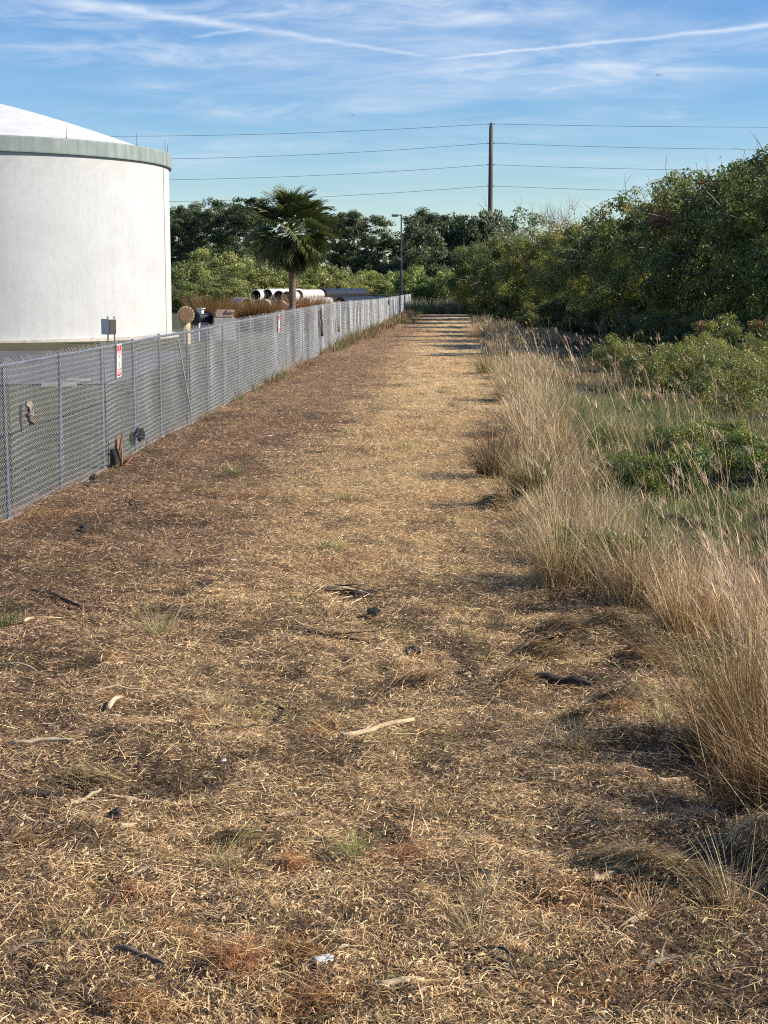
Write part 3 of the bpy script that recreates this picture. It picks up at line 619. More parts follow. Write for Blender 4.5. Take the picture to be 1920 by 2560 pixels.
def bird(px, py, Y, label, s):
    p = at(px, py, Y); t = thing('bird', label, 'bird', p, .4, 'birds in the sky', (s, s, s))
    a = Acc(); a.tube([(0, -.16, 0), (0, -.08, .01), (0, .05, .01), (0, .2, 0)], [.01, .045, .05, .012], 6); link('body', a.mesh('body', M['bird']), t)
    for s_ in (-1, 1):
        V = [(0, -.06, .02), (0, .07, .02), (s_ * .2, .03, .10), (s_ * .2, -.07, .10), (s_ * .42, -.06, .05), (s_ * .40, -.1, .05)]
        me = fast('wing', V, [[0, 1, 2, 3], [3, 2, 4, 5]], M['bird']); o = link('wing', me, t); o.modifiers.new('t', 'SOLIDIFY').thickness = .01
bird(881, 288, 130, 'tiny dark bird flying above the overhead wires, left of the pole', .6); bird(1645, 188, 130, 'tiny dark bird high in the sky on the right', .75)

# ------------------------------------------------------------------ foliage builders
def leaves(rng, c, size, ratio, outward, col, jitter=.25, updown=.3):
    n = len(c)
    nrm = rng.normal(0, 1, (n, 3)) + outward * 1.0 + np.array([0, 0, updown]); nrm /= np.linalg.norm(nrm, axis=1, keepdims=True)
    a = np.cross(nrm, rng.normal(0, 1, (n, 3))); a /= np.linalg.norm(a, axis=1, keepdims=True) + 1e-9; b = np.cross(nrm, a)
    s = size * rng.uniform(.6, 1.35, (n, 1)); col = col * 2.5
    bend = nrm * s * .12
    V = np.stack([c - a * s, c + b * s * ratio + bend, c + a * s, c - b * s * ratio + bend], 1).reshape(-1, 3)
    C = col * (1 + rng.uniform(-jitter, jitter, (n, 1))) * (1 + rng.normal(0, .05, (n, 3)))
    return V, np.arange(n * 4).reshape(-1, 4), np.repeat(np.clip(C, .004, 1), 4, 0)
def bush_meshes(name, seed, R_, H, ncl, nleaf, size, ratio, palette, rc=(.45, .95), twigs=60, leafmat='leaf', stems=12, bare=0.0, shell=.5, spikes=0):
    """one bush: returns (foliage mesh, stem mesh)"""
    rng = np.random.default_rng(seed)
    d = rng.normal(0, 1, (ncl, 3)); d /= np.linalg.norm(d, axis=1, keepdims=True)
    lob = 1 + .17 * np.sin(d[:, 0] * 3 + seed) * np.cos(d[:, 1] * 2.6 + seed * 1.3) + .13 * np.sin(d[:, 2] * 6 + d[:, 0] * 5)
    rr = (shell + (1 - shell) * rng.random(ncl) ** .6) * lob
    c = d * rr[:, None] * np.array([R_, R_, H * .56]) * .86 + np.array([0, 0, H * .46])
    keep = c[:, 2] > .25; c = c[keep]; d = d[keep]; m = len(c)
    rad = rng.uniform(*rc, m) * (1 - .25 * np.clip(c[:, 2] / H, 0, 1))
    pal = np.array(palette); hue = pal[rng.integers(0, len(pal), m)] * rng.uniform(.8, 1.2, (m, 1))
    wts = rad ** 2 * rng.uniform(.4, 1.6, m); idx = rng.choice(m, nleaf, p=wts / wts.sum())
    off = rng.normal(0, 1, (nleaf, 3)); off /= np.linalg.norm(off, axis=1, keepdims=True); off *= rng.random((nleaf, 1)) ** .45
    P = c[idx] + off * rad[idx][:, None] * np.array([1, 1, .8]); ok = P[:, 2] > .05
    P = P[ok]; idx = idx[ok]; off = off[ok]
    V, Fq, C = leaves(rng, P, size, ratio, off * .8 + d[idx] * .4, hue[idx])
    fol = fast(name + '_foliage', V, Fq, M[leafmat], C)
    a = Acc()
    for k in range(stems):
        t = c[rng.integers(0, m)]; b = rng.normal(0, R_ * .12, 3); b[2] = -.1; mid = b * .5 + t * .5 + np.array([0, 0, .12 * H]) * rng.uniform(-.2, 1) - t * .12 * np.array([1, 1, 0])
        a.tube([b, b * .7 + mid * .3, mid, t], np.array([.07, .06, .045, .015]) * H / 7, 5)
    for k in range(twigs):
        i = rng.integers(0, m); b = c[i]; dd = d[i] + rng.normal(0, .5, 3); dd /= np.linalg.norm(dd); L_ = rng.uniform(.5, 1.3) * H / 7
        q = b + dd * (rad[i] * .6); q2 = q + dd * L_ * .5 + rng.normal(0, .12, 3); q3 = q + dd * L_ + rng.normal(0, .22, 3)
        a.tube([q, q2, q3], np.array([.016, .012, .006]) * max(H / 7, .28), 3)
    for k in range(spikes):
        i = rng.integers(0, m)
        if c[i, 2] < H * .75: continue
        q = c[i] + np.array([rng.normal(0, .2), rng.normal(0, .2), rad[i] * .6]); a.tube([q, q + np.array([rng.normal(0, .1), rng.normal(0, .1), rng.uniform(.4, 1.1)])], [.012, .006], 3)
    st = a.mesh(name + '_stem', M['twig'])
    return fol, st
SHRUBS = []
def put_bush(ms, x, y, label, group, name='bush', s=1.0, rot=0.0, sz=None, cat='bush'):
    t = thing(name, label, cat, (x, y, float(hz(x, y)) - .05), rot, group, (s, s, sz or s))
    link('foliage', ms[0], t); tag(link('stems', ms[1], t), kind='stuff'); return t

DKG = [(.052, .070, .021), (.064, .082, .026), (.046, .062, .022), (.078, .092, .028)]
OLV = [(.096, .108, .026), (.112, .115, .026), (.076, .092, .024), (.125, .112, .028), (.068, .084, .023)]
RED = DKG + OLV + [(.12, .055, .028), (.06, .07, .022)]
NB1 = bush_meshes('hedge_a', 11, 4.4, 8.0, 300, 56000, .088, .48, DKG + OLV[:3], (.45, .9), twigs=130, spikes=40, shell=.62)
NB2 = bush_meshes('hedge_b', 12, 4.4, 8.0, 300, 54000, .088, .48, OLV + DKG[1:2], (.45, .9), twigs=80, spikes=70, shell=.62)
NB3 = bush_meshes('hedge_c', 13, 4.4, 8.0, 300, 54000, .088, .48, RED, (.45, .9), twigs=170, spikes=30, shell=.62)
hedge = [
    (1222, 150, 600, 0, 2.2, 'added dark bush beyond the far left end of the thicket, shading the path end', 1.0),  # x px, Y, top y px, variant, rotation, label; this bush is added so its shadow covers the path end
    (1196, 137, 585, 0, .3, 'dark bush at the far left end of the right-hand thicket, where the path ends', 1.0),
    (1262, 124, 566, 1, 1.2, 'olive bush in the thicket in front of the power pole', 1.0),
    (1350, 112, 548, 1, 2.4, 'yellowish olive bush right of the power pole in the thicket', 1.0),
    (1440, 100, 528, 1, 3.9, 'olive-gold bush in the middle of the right-hand thicket', 1.0),
    (1535, 88, 495, 0, 5.1, 'green bush where the thicket top begins to climb to the right', 1.0),
    (1625, 79, 440, 1, .9, 'tall bush with bare twigs showing along its top edge', 1.0),
    (1740, 71, 402, 0, 2.0, 'tall dark bush just left of the highest bush', 1.0),
    (1872, 63, 322, 2, 4.4, 'highest bush at the right edge, with red berries and crossing pale twigs', 1.0),
    (2030, 56, 300, 0, 3.0, 'bush at the very right border of the picture, leaning in from outside', 1.0)]
for (px, Y, ty, v, rt, lab, _) in hedge:
    p = at(px, ty, Y + 0.0); s = (p.z + .2) / 8.6
    put_bush((NB1, NB2, NB3)[v], p.x + .6, Y, lab, 'bushes of the right-hand thicket', s=s, rot=rt)
    put_bush((NB2, NB3, NB1)[v], p.x + 6.2, Y + 5, 'second-row bush behind the ' + lab.split(' in ')[0].split(',')[0].split(' where')[0], 'bushes behind the front row of the thicket', s=s * .93, rot=rt + 2)
# lower bushes at the thicket foot
LB = bush_meshes('low_shrub', 21, 1.5, 2.4, 70, 15000, .05, .5, DKG + DKG + OLV[:2] + [(.085, .055, .025)], (.25, .5), 36)
LG = bush_meshes('green_shrub', 22, 1.3, 1.5, 70, 11000, .034, .45, [(.085, .095, .024), (.10, .105, .026), (.062, .075, .022), (.11, .095, .03)], (.2, .42), 22)
LY = bush_meshes('dark_weed', 23, .8, .8, 45, 6000, .028, .5, [(.05, .07, .016), (.10, .11, .018), (.045, .06, .018), (.06, .075, .02)], (.14, .3), 10)
for (px, Y, ty, ms, lab, nm) in ((1500, 82, 735, LB, 'rusty red-tinged shrub at the thicket foot', 'shrub'), (1400, 92, 730, LB, 'dark low shrub at the thicket foot below the olive-gold bush', 'shrub'), (1290, 112, 722, LB, 'dark low shrub near the path end under the thicket', 'shrub'),
        (1560, 66, 805, LB, 'low dark shrub standing in front of the thicket in brown grass', 'shrub'), (1660, 60, 800, LB, 'low twiggy shrub in the brown grass, right of centre in the field', 'shrub'), (1850, 54, 770, LB, 'dark shrub under the highest bush at the right edge', 'shrub'), (1735, 56, 800, LB, 'dark shrub beneath the tall bush left of the highest one', 'shrub'),
        (1700, 43, 895, LG, 'leafy green shrub in the field, left one of the bright pair', 'shrub'), (1840, 41, 905, LG, 'leafy green shrub in the field, right one of the bright pair', 'shrub'), (1770, 47, 880, LG, 'leafy green shrub behind the bright pair', 'shrub'), (1900, 47, 880, LG, 'leafy green shrub at the right border of the field', 'shrub'),
        (1330, 96, 760, LB, 'dark low shrub at the thicket foot, third from the path end', 'shrub'), (1450, 78, 775, LB, 'low shrub below the rusty red-tinged one', 'shrub'), (1610, 58, 815, LB, 'dark low shrub in front of the twiggy one', 'shrub'), (1800, 50, 820, LB, 'dark shrub at the right, behind the leafy green shrubs', 'shrub'), (1930, 50, 790, LB, 'dark shrub cut by the right border below the highest bush', 'shrub'),
        (1640, 38, 935, LG, 'low leafy green shrub at the left end of the green shrub patch', 'shrub'), (1780, 38, 925, LG, 'low leafy green shrub in front of the bright pair', 'shrub'), (1890, 36, 940, LG, 'low leafy green shrub at the right border in front', 'shrub'), (1545, 46, 890, LG, 'small green shrub in grass left of the bright pair', 'shrub'), (1820, 31, 985, LG, 'green shrub nearest to the viewer in the green patch', 'shrub'),
        (1790, 24.5, 1085, LY, 'dark weed behind the two by the right border', 'weed'), (1890, 20.5, 1140, LY, 'dark weed at the right border in front', 'weed'), (1700, 23.5, 1110, LY, 'dark weed at the back left of the weed patch', 'weed'), (1600, 20.0, 1190, LY, 'small dark weed near the tall blond ridge', 'weed'),
        (1740, 21.0, 1130, LY, 'dark weed with yellow-green tips in the middle of the tall grass', 'weed'), (1840, 22.5, 1120, LY, 'dark weed with yellow-green tips near the right border', 'weed'), (1660, 19.0, 1190, LY, 'small dark weed left of the other two in the tall grass', 'weed'), (1505, 13.6, 1420, LY, 'dark leafy weed at the edge of the tall grass by the mown bay', 'weed')):
    p = at(px, ty, Y); h = {LB: 2.5, LG: 1.6, LY: .85}[ms]; s = max(.75, (p.z - float(hz(p.x, Y)) + .25) / h); s = min(s, 1.5); SHRUBS.append((p.x, Y, s * {LB: 1.5, LG: 1.3, LY: .75}[ms]))
    put_bush(ms, p.x, Y, lab, 'weeds in the tall grass' if nm == 'weed' else 'low shrubs of the field', nm, s=min(s, 1.5), rot=px * .1, cat=nm)

# yard bushes and far bushes
FB1 = bush_meshes('willow', 31, 5.5, 7.0, 150, 24000, .15, .42, [(.112, .124, .04), (.13, .138, .044), (.092, .106, .036), (.128, .128, .046)], (.6, 1.2), 70, shell=.45)
FB2 = bush_meshes('oak', 32, 5.5, 8.0, 130, 22000, .19, .5, [(.038, .05, .022), (.048, .06, .026), (.03, .042, .02)], (.7, 1.4), 30, shell=.45)
FB3 = bush_meshes('fresh', 33, 4.0, 4.0, 110, 15000, .13, .5, [(.082, .108, .03), (.096, .122, .035), (.066, .09, .028)], (.5, 1.0), 20)
for (px, Y, ty, lab, s_) in ((455, 168, 640, 'pale olive bush directly right of the tank, behind the yard', 1), (560, 172, 612, 'tallest pale olive bush, left of the palm behind the yard', 1), (650, 166, 650, 'pale olive bush behind the white pipes', 1), (735, 172, 640, 'pale olive bush behind the palm trunk', 1), (800, 176, 645, 'pale olive bush just right of the palm', 1), (870, 182, 672, 'low pale olive bush behind the black pipes', 1), (500, 158, 690, 'low pale olive bush between the tank and the white pipes', 1)):
    p = at(px, ty, Y); put_bush(FB1, p.x, Y, lab, 'pale olive bushes behind the yard', 'bush', s=1.0, sz=(p.z) / 7.3, rot=px * .07)
for (px, Y, ty, lab) in ((925, 184, 668, 'bright green bush left of the lamp post'), (985, 190, 672, 'bright green bush behind the lamp post'), (1055, 178, 655, 'bright green bush where the path ends'), (1110, 176, 672, 'bright green bush beside the dark end of the thicket')):
    p = at(px, ty, Y); put_bush(FB3, p.x, Y, lab, 'bright green bushes at the path end', 'bush', s=.95, sz=p.z / 4.2, rot=px * .05)
def tree(ms, px, Y, ty, lab, grp, h, name='oak_tree', sxy=1.0, rot=0):
    p = at(px, ty, Y); t = thing(name, lab, 'tree', (p.x, Y, 0), rot, grp, (sxy, sxy, p.z / h)); link('crown', ms[0], t); link('trunk', ms[1], t); return t
for (px, Y, ty, lab, s_) in ((1062, 230, 548, 'dark broad tree right of the lamp post', .9), (1090, 240, 530, 'dark broad tree between the lamp post and the power pole', 1.3), (1180, 236, 505, 'dark reddish-topped tree just left of the power pole', 1.1), (1225, 262, 520, 'dark tree right behind the power pole', 1.1),
        (1130, 205, 600, 'dark tree low behind the path end', 1.0), (960, 236, 640, 'low dark tree behind the lamp post', 1.0), (880, 238, 655, 'low dark tree under the pine right of the palm', 1.1), (1050, 215, 610, 'dark tree over the bright green bushes', 1.0)):
    tree(FB2, px, Y, ty, lab, 'dark broad trees in the far woods', 8.6, sxy=s_, rot=px * .3)
GT = bush_meshes('wispy', 34, 3.6, 8.0, 90, 6500, .13, .5, [(.10, .12, .06), (.085, .10, .05), (.12, .135, .075)], (.4, .9), 160, shell=.35)
for (px, Y, ty, lab) in ((1285, 150, 482, 'wispy grey-green tree right of the power pole'), (1340, 152, 500, 'smaller wispy grey-green tree beside the bare brown treetop')):
    tree(GT, px, Y, ty, lab, 'wispy grey-green trees behind the thicket', 8.6, 'wispy_tree', 1.15, px * .2)
BT = bush_meshes('bare', 35, 2.6, 8.0, 70, 1800, .10, .5, [(.14, .09, .045), (.12, .09, .05)], (.4, .8), 420, shell=.5, spikes=120)
tree(BT, 1412, 140, 500, 'bare brown treetop sticking out over the thicket', None, 8.6, 'bare_tree', 1.1)

def pine_meshes(seed):
    rng = np.random.default_rng(seed); a = Acc(); H = 16.5
    tz = np.linspace(0, H * .93, 9); tx = np.cumsum(rng.normal(0, .12, 9)); ty = np.cumsum(rng.normal(0, .12, 9)); trunk = np.stack([tx, ty, tz], -1)
    a.tube(trunk, np.linspace(.26, .06, 9), 7)
    cen = []
    for k in range(34):
        f = rng.uniform(.42, .98) ; b = np.array([np.interp(f * H, tz, tx), np.interp(f * H, tz, ty), min(f * H, H * .93)])
        an = rng.uniform(0, 2 * math.pi); L_ = (1.2 + 4.2 * math.sin(math.pi * min(1, (1 - f) * 1.35 + .18))) * rng.uniform(.6, 1.15)
        e = b + np.array([math.cos(an) * L_, math.sin(an) * L_, L_ * rng.uniform(.05, .45)]); mid = (b + e) / 2 + np.array([0, 0, -.15 * L_ * rng.uniform(-.5, 1)])
        a.tube([b, mid, e], [.08, .05, .02], 4)
        cen.append(e); 
        for q in range(rng.integers(1, 4)): cen.append(b * .35 + e * .65 + rng.normal(0, .8, 3) * np.array([1, 1, .5]))
    cen.append(trunk[-1] + np.array([0, 0, .5])); cen = np.array(cen); n = 15000; m = len(cen)
    idx = rng.integers(0, m, n); off = rng.normal(0, 1, (n, 3)); off /= np.linalg.norm(off, axis=1, keepdims=True); off *= rng.random((n, 1)) ** .5
    rad = rng.uniform(.7, 1.35, m); P = cen[idx] + off * rad[idx][:, None] * np.array([1, 1, .62])
    pal = np.array([(.030, .044, .021), (.040, .055, .025), (.026, .038, .020), (.052, .062, .028)]); hue = pal[rng.integers(0, 4, m)]
    V, Fq, C = leaves(rng, P, .22, .30, off, hue[idx])
    return fast('pine_crown', V, Fq, M['needle'], C), a.mesh('pine_trunk', M['bark'])
PN = [pine_meshes(51), pine_meshes(52), pine_meshes(53)]
for k, (px, Y, ty, lab, s_) in enumerate(((448, 238, 535, 'pine beside the tank edge, leftmost of the far pines', .9), (490, 246, 508, 'second far pine from the tank', .9), (540, 262, 525, 'far pine standing behind the two tallest on the left', .9), (592, 236, 498, 'tall broad pine left of the palm', 1.05), (640, 256, 525, 'far pine mostly hidden by the palm crown, left side', .9), (850, 250, 535, 'pine right behind the palm crown, its right side', .85),
        (912, 240, 533, 'broad domed pine between the palm and the lamp post', 1.0), (955, 262, 588, 'smaller pine in the gap left of the lamp post', .8), (1078, 252, 530, 'pine just right of the lamp post', 1.0), (1110, 266, 535, 'far pine between the lamp post and power pole', .9), (420, 252, 520, 'pine mostly hidden behind the tank edge', .9), (770, 262, 545, 'pine behind the palm crown, centre right', .8))):
    tree(PN[k % 3], px, Y, ty, lab, 'pines in the far woods', 17.1, 'pine_tree', s_, k * 1.7)
# far wood mass closing the horizon
def far_wood():
    rng = np.random.default_rng(61); n = 26000
    x = rng.uniform(-170, 190, n); y = 285 + rng.uniform(0, 14, n) ; top = 8.5 + 4 * fbm(x * .12, 0 * x, 3) + 1.5 * vnoise(x * .5, 0 * x, 8)
    z = rng.uniform(0, 1, n) ** .8 * top; pal = np.array([(.03, .042, .022), (.04, .052, .026), (.05, .06, .03)]); P = np.stack([x, y, z], -1)
    V, Fq, C = leaves(rng, P, .55, .5, np.tile([0, -.6, .2], (n, 1)), pal[rng.integers(0, 3, n)])
    tag(link('far_wood', fast('far_wood', V, Fq, M['needle'], C)), 'dark far-off wood behind all the trees', None, None, 'stuff')
far_wood()

# dry brown brush in the yard
def dry_brush():
    rng = np.random.default_rng(71); n = 2200; az = rng.uniform(0, 2 * math.pi, n); r0 = rng.random(n) ** .5 * .6
    b = np.stack([np.cos(az) * r0, np.sin(az) * r0, 0 * az], -1); return blades(rng, b, rng.uniform(.9, 2.1, n), az + rng.normal(0, .6, n), rng.uniform(.05, .5, n), rng.uniform(0, .25, n), rng.uniform(.012, .03, n), np.array([.27, .155, .07]) * rng.uniform(.6, 1.5, (n, 1)), 2)
def blades(rng, base, h, az, lean, curl, w, col, segs=3, tip=.15):
    n = len(base); ts = np.linspace(0, 1, segs + 1); face = az + math.pi / 2 + rng.normal(0, .9, n)
    fx, fy = np.cos(face), np.sin(face); V = np.zeros((n, segs + 1, 2, 3))
    for k, t in enumerate(ts):
        hr = h * (lean * t + curl * t * t); z = h * t * np.sqrt(np.clip(1 - .55 * lean ** 2, .2, 1)) - h * curl * .45 * t ** 2.2
        x = base[:, 0] + np.cos(az) * hr; y = base[:, 1] + np.sin(az) * hr; zz = base[:, 2] + z; ww = w * (1 - (1 - tip) * t ** 1.4) * .5
        V[:, k, 0] = np.stack([x - fx * ww, y - fy * ww, zz], -1); V[:, k, 1] = np.stack([x + fx * ww, y + fy * ww, zz], -1)
    m = (segs + 1) * 2; q = np.arange(segs)[None, :] * 2 + np.arange(n)[:, None] * m
    Fq = np.stack([q, q + 1, q + 3, q + 2], -1).reshape(-1, 4); C = np.repeat(np.clip(col, .005, 1), m, 0)
    return V.reshape(-1, 3), Fq, C
DB = fast('dry_brush', *dry_brush()[:2], M['grass'], dry_brush()[2])
for k, (px, Y, ty, s, lab) in enumerate(((530, 84, 745, 1.25, 'leftmost brown dry brush behind the fence, right of the black valve'), (600, 92, 762, .7, 'low brown dry brush behind the pinkish blocks'), (640, 90, 748, 1.15, 'brown dry brush in front of the white pipes'), (690, 90, 758, .8, 'low brown dry brush left of the palm trunk'), (765, 92, 740, 1.2, 'brown dry brush right of the palm trunk'), (792, 93, 746, 1.05, 'brown dry brush beside the black pipes'))):
    p = at(px, ty, Y); t = thing('dry_brush', lab, 'dry brush', (p.x, Y, float(hz(p.x, Y))), k * 1.1, 'brown dry brush in the yard', (s, s, p.z / 1.75)); link('stems', DB, t)

# ------------------------------------------------------------------ palm
def frond_mesh(seed, dead=False):
    rng = np.random.default_rng(seed); a = Acc(); col = np.array((.082, .112, .036)) if not dead else np.array((.17, .11, .06))
    PL = .95; t = np.linspace(0, 1, 6); pet = np.stack([PL * t, 0 * t, .10 * np.sin(t * 2) - .06 * t * t], -1)
    a.tube(pet, np.linspace(.026, .012, 6), 4, col * 1.5)
    end = pet[-1]; n = 34; ang = np.linspace(-1, 1, n) * 1.25; ml = 1.25
    for an in ang:
        L_ = ml * (1 - .28 * (abs(an) / 1.6) ** 2) * rng.uniform(.9, 1.08); s0 = end + np.array([.32 * (1 - abs(an) / 1.6), 0, -.05 * (1 - abs(an) / 1.6)])
        dv = np.array([math.cos(an * .82), math.sin(an * .82), .45 * abs(math.sin(an))]); dv /= np.linalg.norm(dv); sd = np.array([-dv[1], dv[0], 0])
        ts = np.array([0, .35, .7, 1.0]); w = np.array([.012, .030, .021, .002]); dr = np.array([0, -.01, -.06, -.20 - .2 * rng.random()]) * L_ * (1 if not dead else 1.6)
        V = []
        for q in range(4):
            c = s0 + dv * L_ * ts[q] * (1 - .08 * ts[q]) + np.array([0, 0, dr[q]])
            V += [c - sd * w[q] + [0, 0, .012], c + sd * w[q] - [0, 0, .012]]
        b = rng.uniform(.75, 1.3); cc = np.tile(col * b, (8, 1)); cc[6:] = cc[6:] * .5 + np.array((.20, .14, .05)) * (.5 if rng.random() < .5 else .15)
        a.add(V, [[0, 1, 3, 2], [2, 3, 5, 4], [4, 5, 7, 6]], cc)
    return a.mesh('frond', M['palm'])
def palm():
    Y = 86.0; p = at(727, 760, Y); zg = float(hz(p.x, Y)); zc = at(727, 590, Y).z - zg
    t = thing('palm_tree', 'cabbage palm with a round full crown standing behind the fence', 'palm tree', (p.x, Y, zg))
    a = Acc(); z = np.linspace(-.1, zc, 22); rng = np.random.default_rng(5)
    r = .20 + .012 * np.sin(z * 7) + .03 * np.exp(-z * 1.2) + rng.normal(0, .004, 22); a.tube(np.stack([.10 * np.sin(z * .5), 0 * z, z], -1), r, 14)
    link('trunk', a.mesh('trunk', simple('palm_bark', (.085, .06, .045), (.21, .155, .115), 5, .9, bump=.6, stretch=(1, 1, 3)), True), t)
    top = Vector((.10 * math.sin(zc * .5), 0, zc)); fm = [frond_mesh(1), frond_mesh(2), frond_mesh(3)]; dm = frond_mesh(9, True)
    n = 84
    for k in range(n):
        f = (k + .5) / n; el = R(84 - 150 * f ** .95) + rng.normal(0, .13); az = k * 2.39996 + rng.normal(0, .12)
        q = Euler((rng.uniform(-.5, .5), -el, az), 'XYZ'); s = .85 * rng.uniform(1.02, 1.2) * (1.0 + .25 * math.sin(math.pi * f))
        link('frond', fm[k % 3], t, top + Vector((0, 0, .35 * (1 - f))), q, (s, s, s))
    for k in range(8):
        q = Euler((rng.normal(0, .3), -R(-58 + rng.normal(0, 8)), rng.uniform(0, 6.28)), 'XYZ'); link('dead_frond', dm, t, top + Vector((0, 0, -.15)), q, (.8, .8, .8))
    for k in range(26):                          # old leaf bases under the crown
        az = k * 2.4; zz = zc - .15 - 1.3 * k / 26; b = Acc(); c, s = math.cos(az), math.sin(az)
        b.tube([(c * .16, s * .16, -.12), (c * .27, s * .27, .08), (c * .36, s * .36, .26)], [.05, .04, .02], 4); link('leaf_base', b.mesh('leaf_base', M['dark_wood'] if k % 3 else M['grey_wood']), t, (.10 * math.sin(zz * .5), 0, zz))
palm()

# ------------------------------------------------------------------ straw litter
STRAW = np.array([(.69, .515, .27), (.60, .43, .21), (.49, .335, .16), (.78, .625, .38), (.38, .245, .115)])
BROWN = np.array([(.25, .155, .092), (.35, .225, .138), (.105, .066, .041), (.55, .39, .25), (.165, .10, .06)])
def straws(rng, X, Y, length, width, col, tilt, segs=2, lift=.0, az=None):
    n = len(X); az = rng.uniform(0, 2 * math.pi, n) if az is None else az; base = hz(X, Y) + .004 + lift
    pit = np.abs(rng.normal(0, tilt, n)); bend = rng.normal(0, .15, n); roll = rng.normal(0, .6, n)
    V = np.zeros((n, segs + 1, 2, 3))
    for k in range(segs + 1):
        t = k / segs - .5; a2 = az + bend * t * 2; cx = X + np.cos(a2) * length * t; cy = Y + np.sin(a2) * length * t
        cz = base + np.abs(np.sin(pit)) * length * (t + .5) * .8 + .010 * (1 - abs(t) * 2)
        px, py = -np.sin(a2), np.cos(a2); w = width * (.5 if k in (0, segs) else 1.0) * .5 if segs > 1 else width * .5
        V[:, k, 0] = np.stack([cx - px * w * np.cos(roll), cy - py * w * np.cos(roll), cz - w * np.sin(roll) + .002], -1)
        V[:, k, 1] = np.stack([cx + px * w * np.cos(roll), cy + py * w * np.cos(roll), cz + w * np.sin(roll) + .002], -1)
    m = (segs + 1) * 2; q = np.arange(segs)[None, :] * 2 + np.arange(n)[:, None] * m
    return V.reshape(-1, 3), np.stack([q, q + 1, q + 3, q + 2], -1).reshape(-1, 4), np.repeat(np.clip(col, .004, 1), m, 0)
def litter():
    rng = np.random.default_rng(101)
    def sample(y0, y1, dens):
        n = int(dens * (y1 - y0) * 6.9); Y = rng.uniform(y0, y1, n); X = fence_xy(Y) + .08 + rng.random(n) * (edge_x(Y) - fence_xy(Y) + .25)
        return X, Y
    parts = []
    bands = [(4.4, 6.5, 6400, 2), (6.5, 9, 6600, 1), (9, 13, 5200, 1), (13, 20, 3200, 1), (20, 32, 1500, 1), (32, 55, 560, 1), (55, 95, 170, 1), (95, 135, 50, 1)]
    for y0, y1, dn, sg in bands:
        X, Y = sample(y0, y1, dn); u = ufence(X, Y); n = len(X)
        clear = bare(X, Y)                                  # barer soil and painted-in shadow patches
        keep = rng.random(n) > clear * .40; X, Y, u, clear = X[keep], Y[keep], u[keep], clear[keep]; n = len(X)
        pk = np.clip((u - 2.0) / 1.5 + (fbm(X * .8, Y * .5, 41) - .5) * 1.5, .16, .92); pk = np.maximum(pk, np.clip((15 - Y) / 6, 0, 1) * (.45 + .4 * (fbm(X * 1.7, Y * 1.7, 13) - .3)))
        pale = rng.random(n) < pk * (1 - .72 * clear)
        col = np.where(pale[:, None], STRAW[rng.integers(0, 5, n)], BROWN[rng.integers(0, 5, n)] * (1 - .45 * clear[:, None])) * rng.uniform(.65, 1.28, (n, 1))
        og = (fbm(X * 1.1 + 9, Y * 1.1, 55) > .74) & (rng.random(n) < .35); col[og] = np.array([.40, .21, .085]) * rng.uniform(.6, 1.2, (og.sum(), 1))
        gr = (fbm(X * 1.5 + 4, Y * 1.5, 91) > .70) & (rng.random(n) < .25); col[gr] = np.array([.26, .25, .085]) * rng.uniform(.7, 1.2, (gr.sum(), 1))
        S = np.clip(Y / 9, 1, 8) ** .55
        L_ = rng.gamma(2.4, .0165, n) + .014; w = rng.uniform(.0015, .0045, n) * S * (1.0 if sg == 2 else 1.25)
        chip = rng.random(n) < .16; L_[chip] = rng.uniform(.015, .04, chip.sum()); w[chip] = rng.uniform(.005, .012, chip.sum()) * S[chip] ** .4
        lng = rng.random(n) < .025; L_[lng] *= 2.4
        V, Fq, C = straws(rng, X, Y, L_, w, col, .34, sg, rng.uniform(0, .035, n))
        if sg == 1:                                         # pointed slivers
            V = V.reshape(n, 4, 3); V[:, 3] = V[:, 2] * .5 + V[:, 3] * .5; V[:, 2] = V[:, 3]; V = V[:, :3].reshape(-1, 3); C = C.reshape(n, 4, 3)[:, :3].reshape(-1, 3); Fq = np.arange(n * 3).reshape(-1, 3)
        else: Fq = np.vstack([Fq[:, [0, 1, 2]], Fq[:, [0, 2, 3]]])
        parts.append((V, Fq, C))
    for k, (V, Fq, C) in enumerate([(np.vstack([p[0] for p in parts]), None, np.vstack([p[2] for p in parts]))]):
        o = 0; Fs = []
        for p in parts: Fs.append(p[1] + o); o += len(p[0])
        tag(link('straw_litter', fast('straw_litter', V, np.vstack(Fs), M['straw'], C)), 'cut straw and twig litter scattered over the mown strip', None, None, 'stuff')
    # thin standing stubble
    n = 16000; Y = 4.6 + 34 * rng.random(n) ** 1.7; X = fence_xy(Y) + .3 + rng.random(n) * (edge_x(Y) - fence_xy(Y)); k = fbm(X * .7, Y * .7, 15) > .5; X, Y = X[k], Y[k]; n = len(X)
    V, Fq, C = blades(rng, np.stack([X, Y, hz(X, Y)], -1), rng.uniform(.03, .10, n), rng.uniform(0, 6.28, n), rng.uniform(.2, .9, n), rng.uniform(0, .4, n), rng.uniform(.0025, .005, n) * np.clip(Y / 9, 1, 3), np.array([.40, .33, .16]) * rng.uniform(.6, 1.2, (n, 1)), 2)
    tag(link('stubble', fast('stubble', V, Fq, M['grass'], C)), 'short cut grass stubble on the mown strip', None, None, 'stuff')
litter()

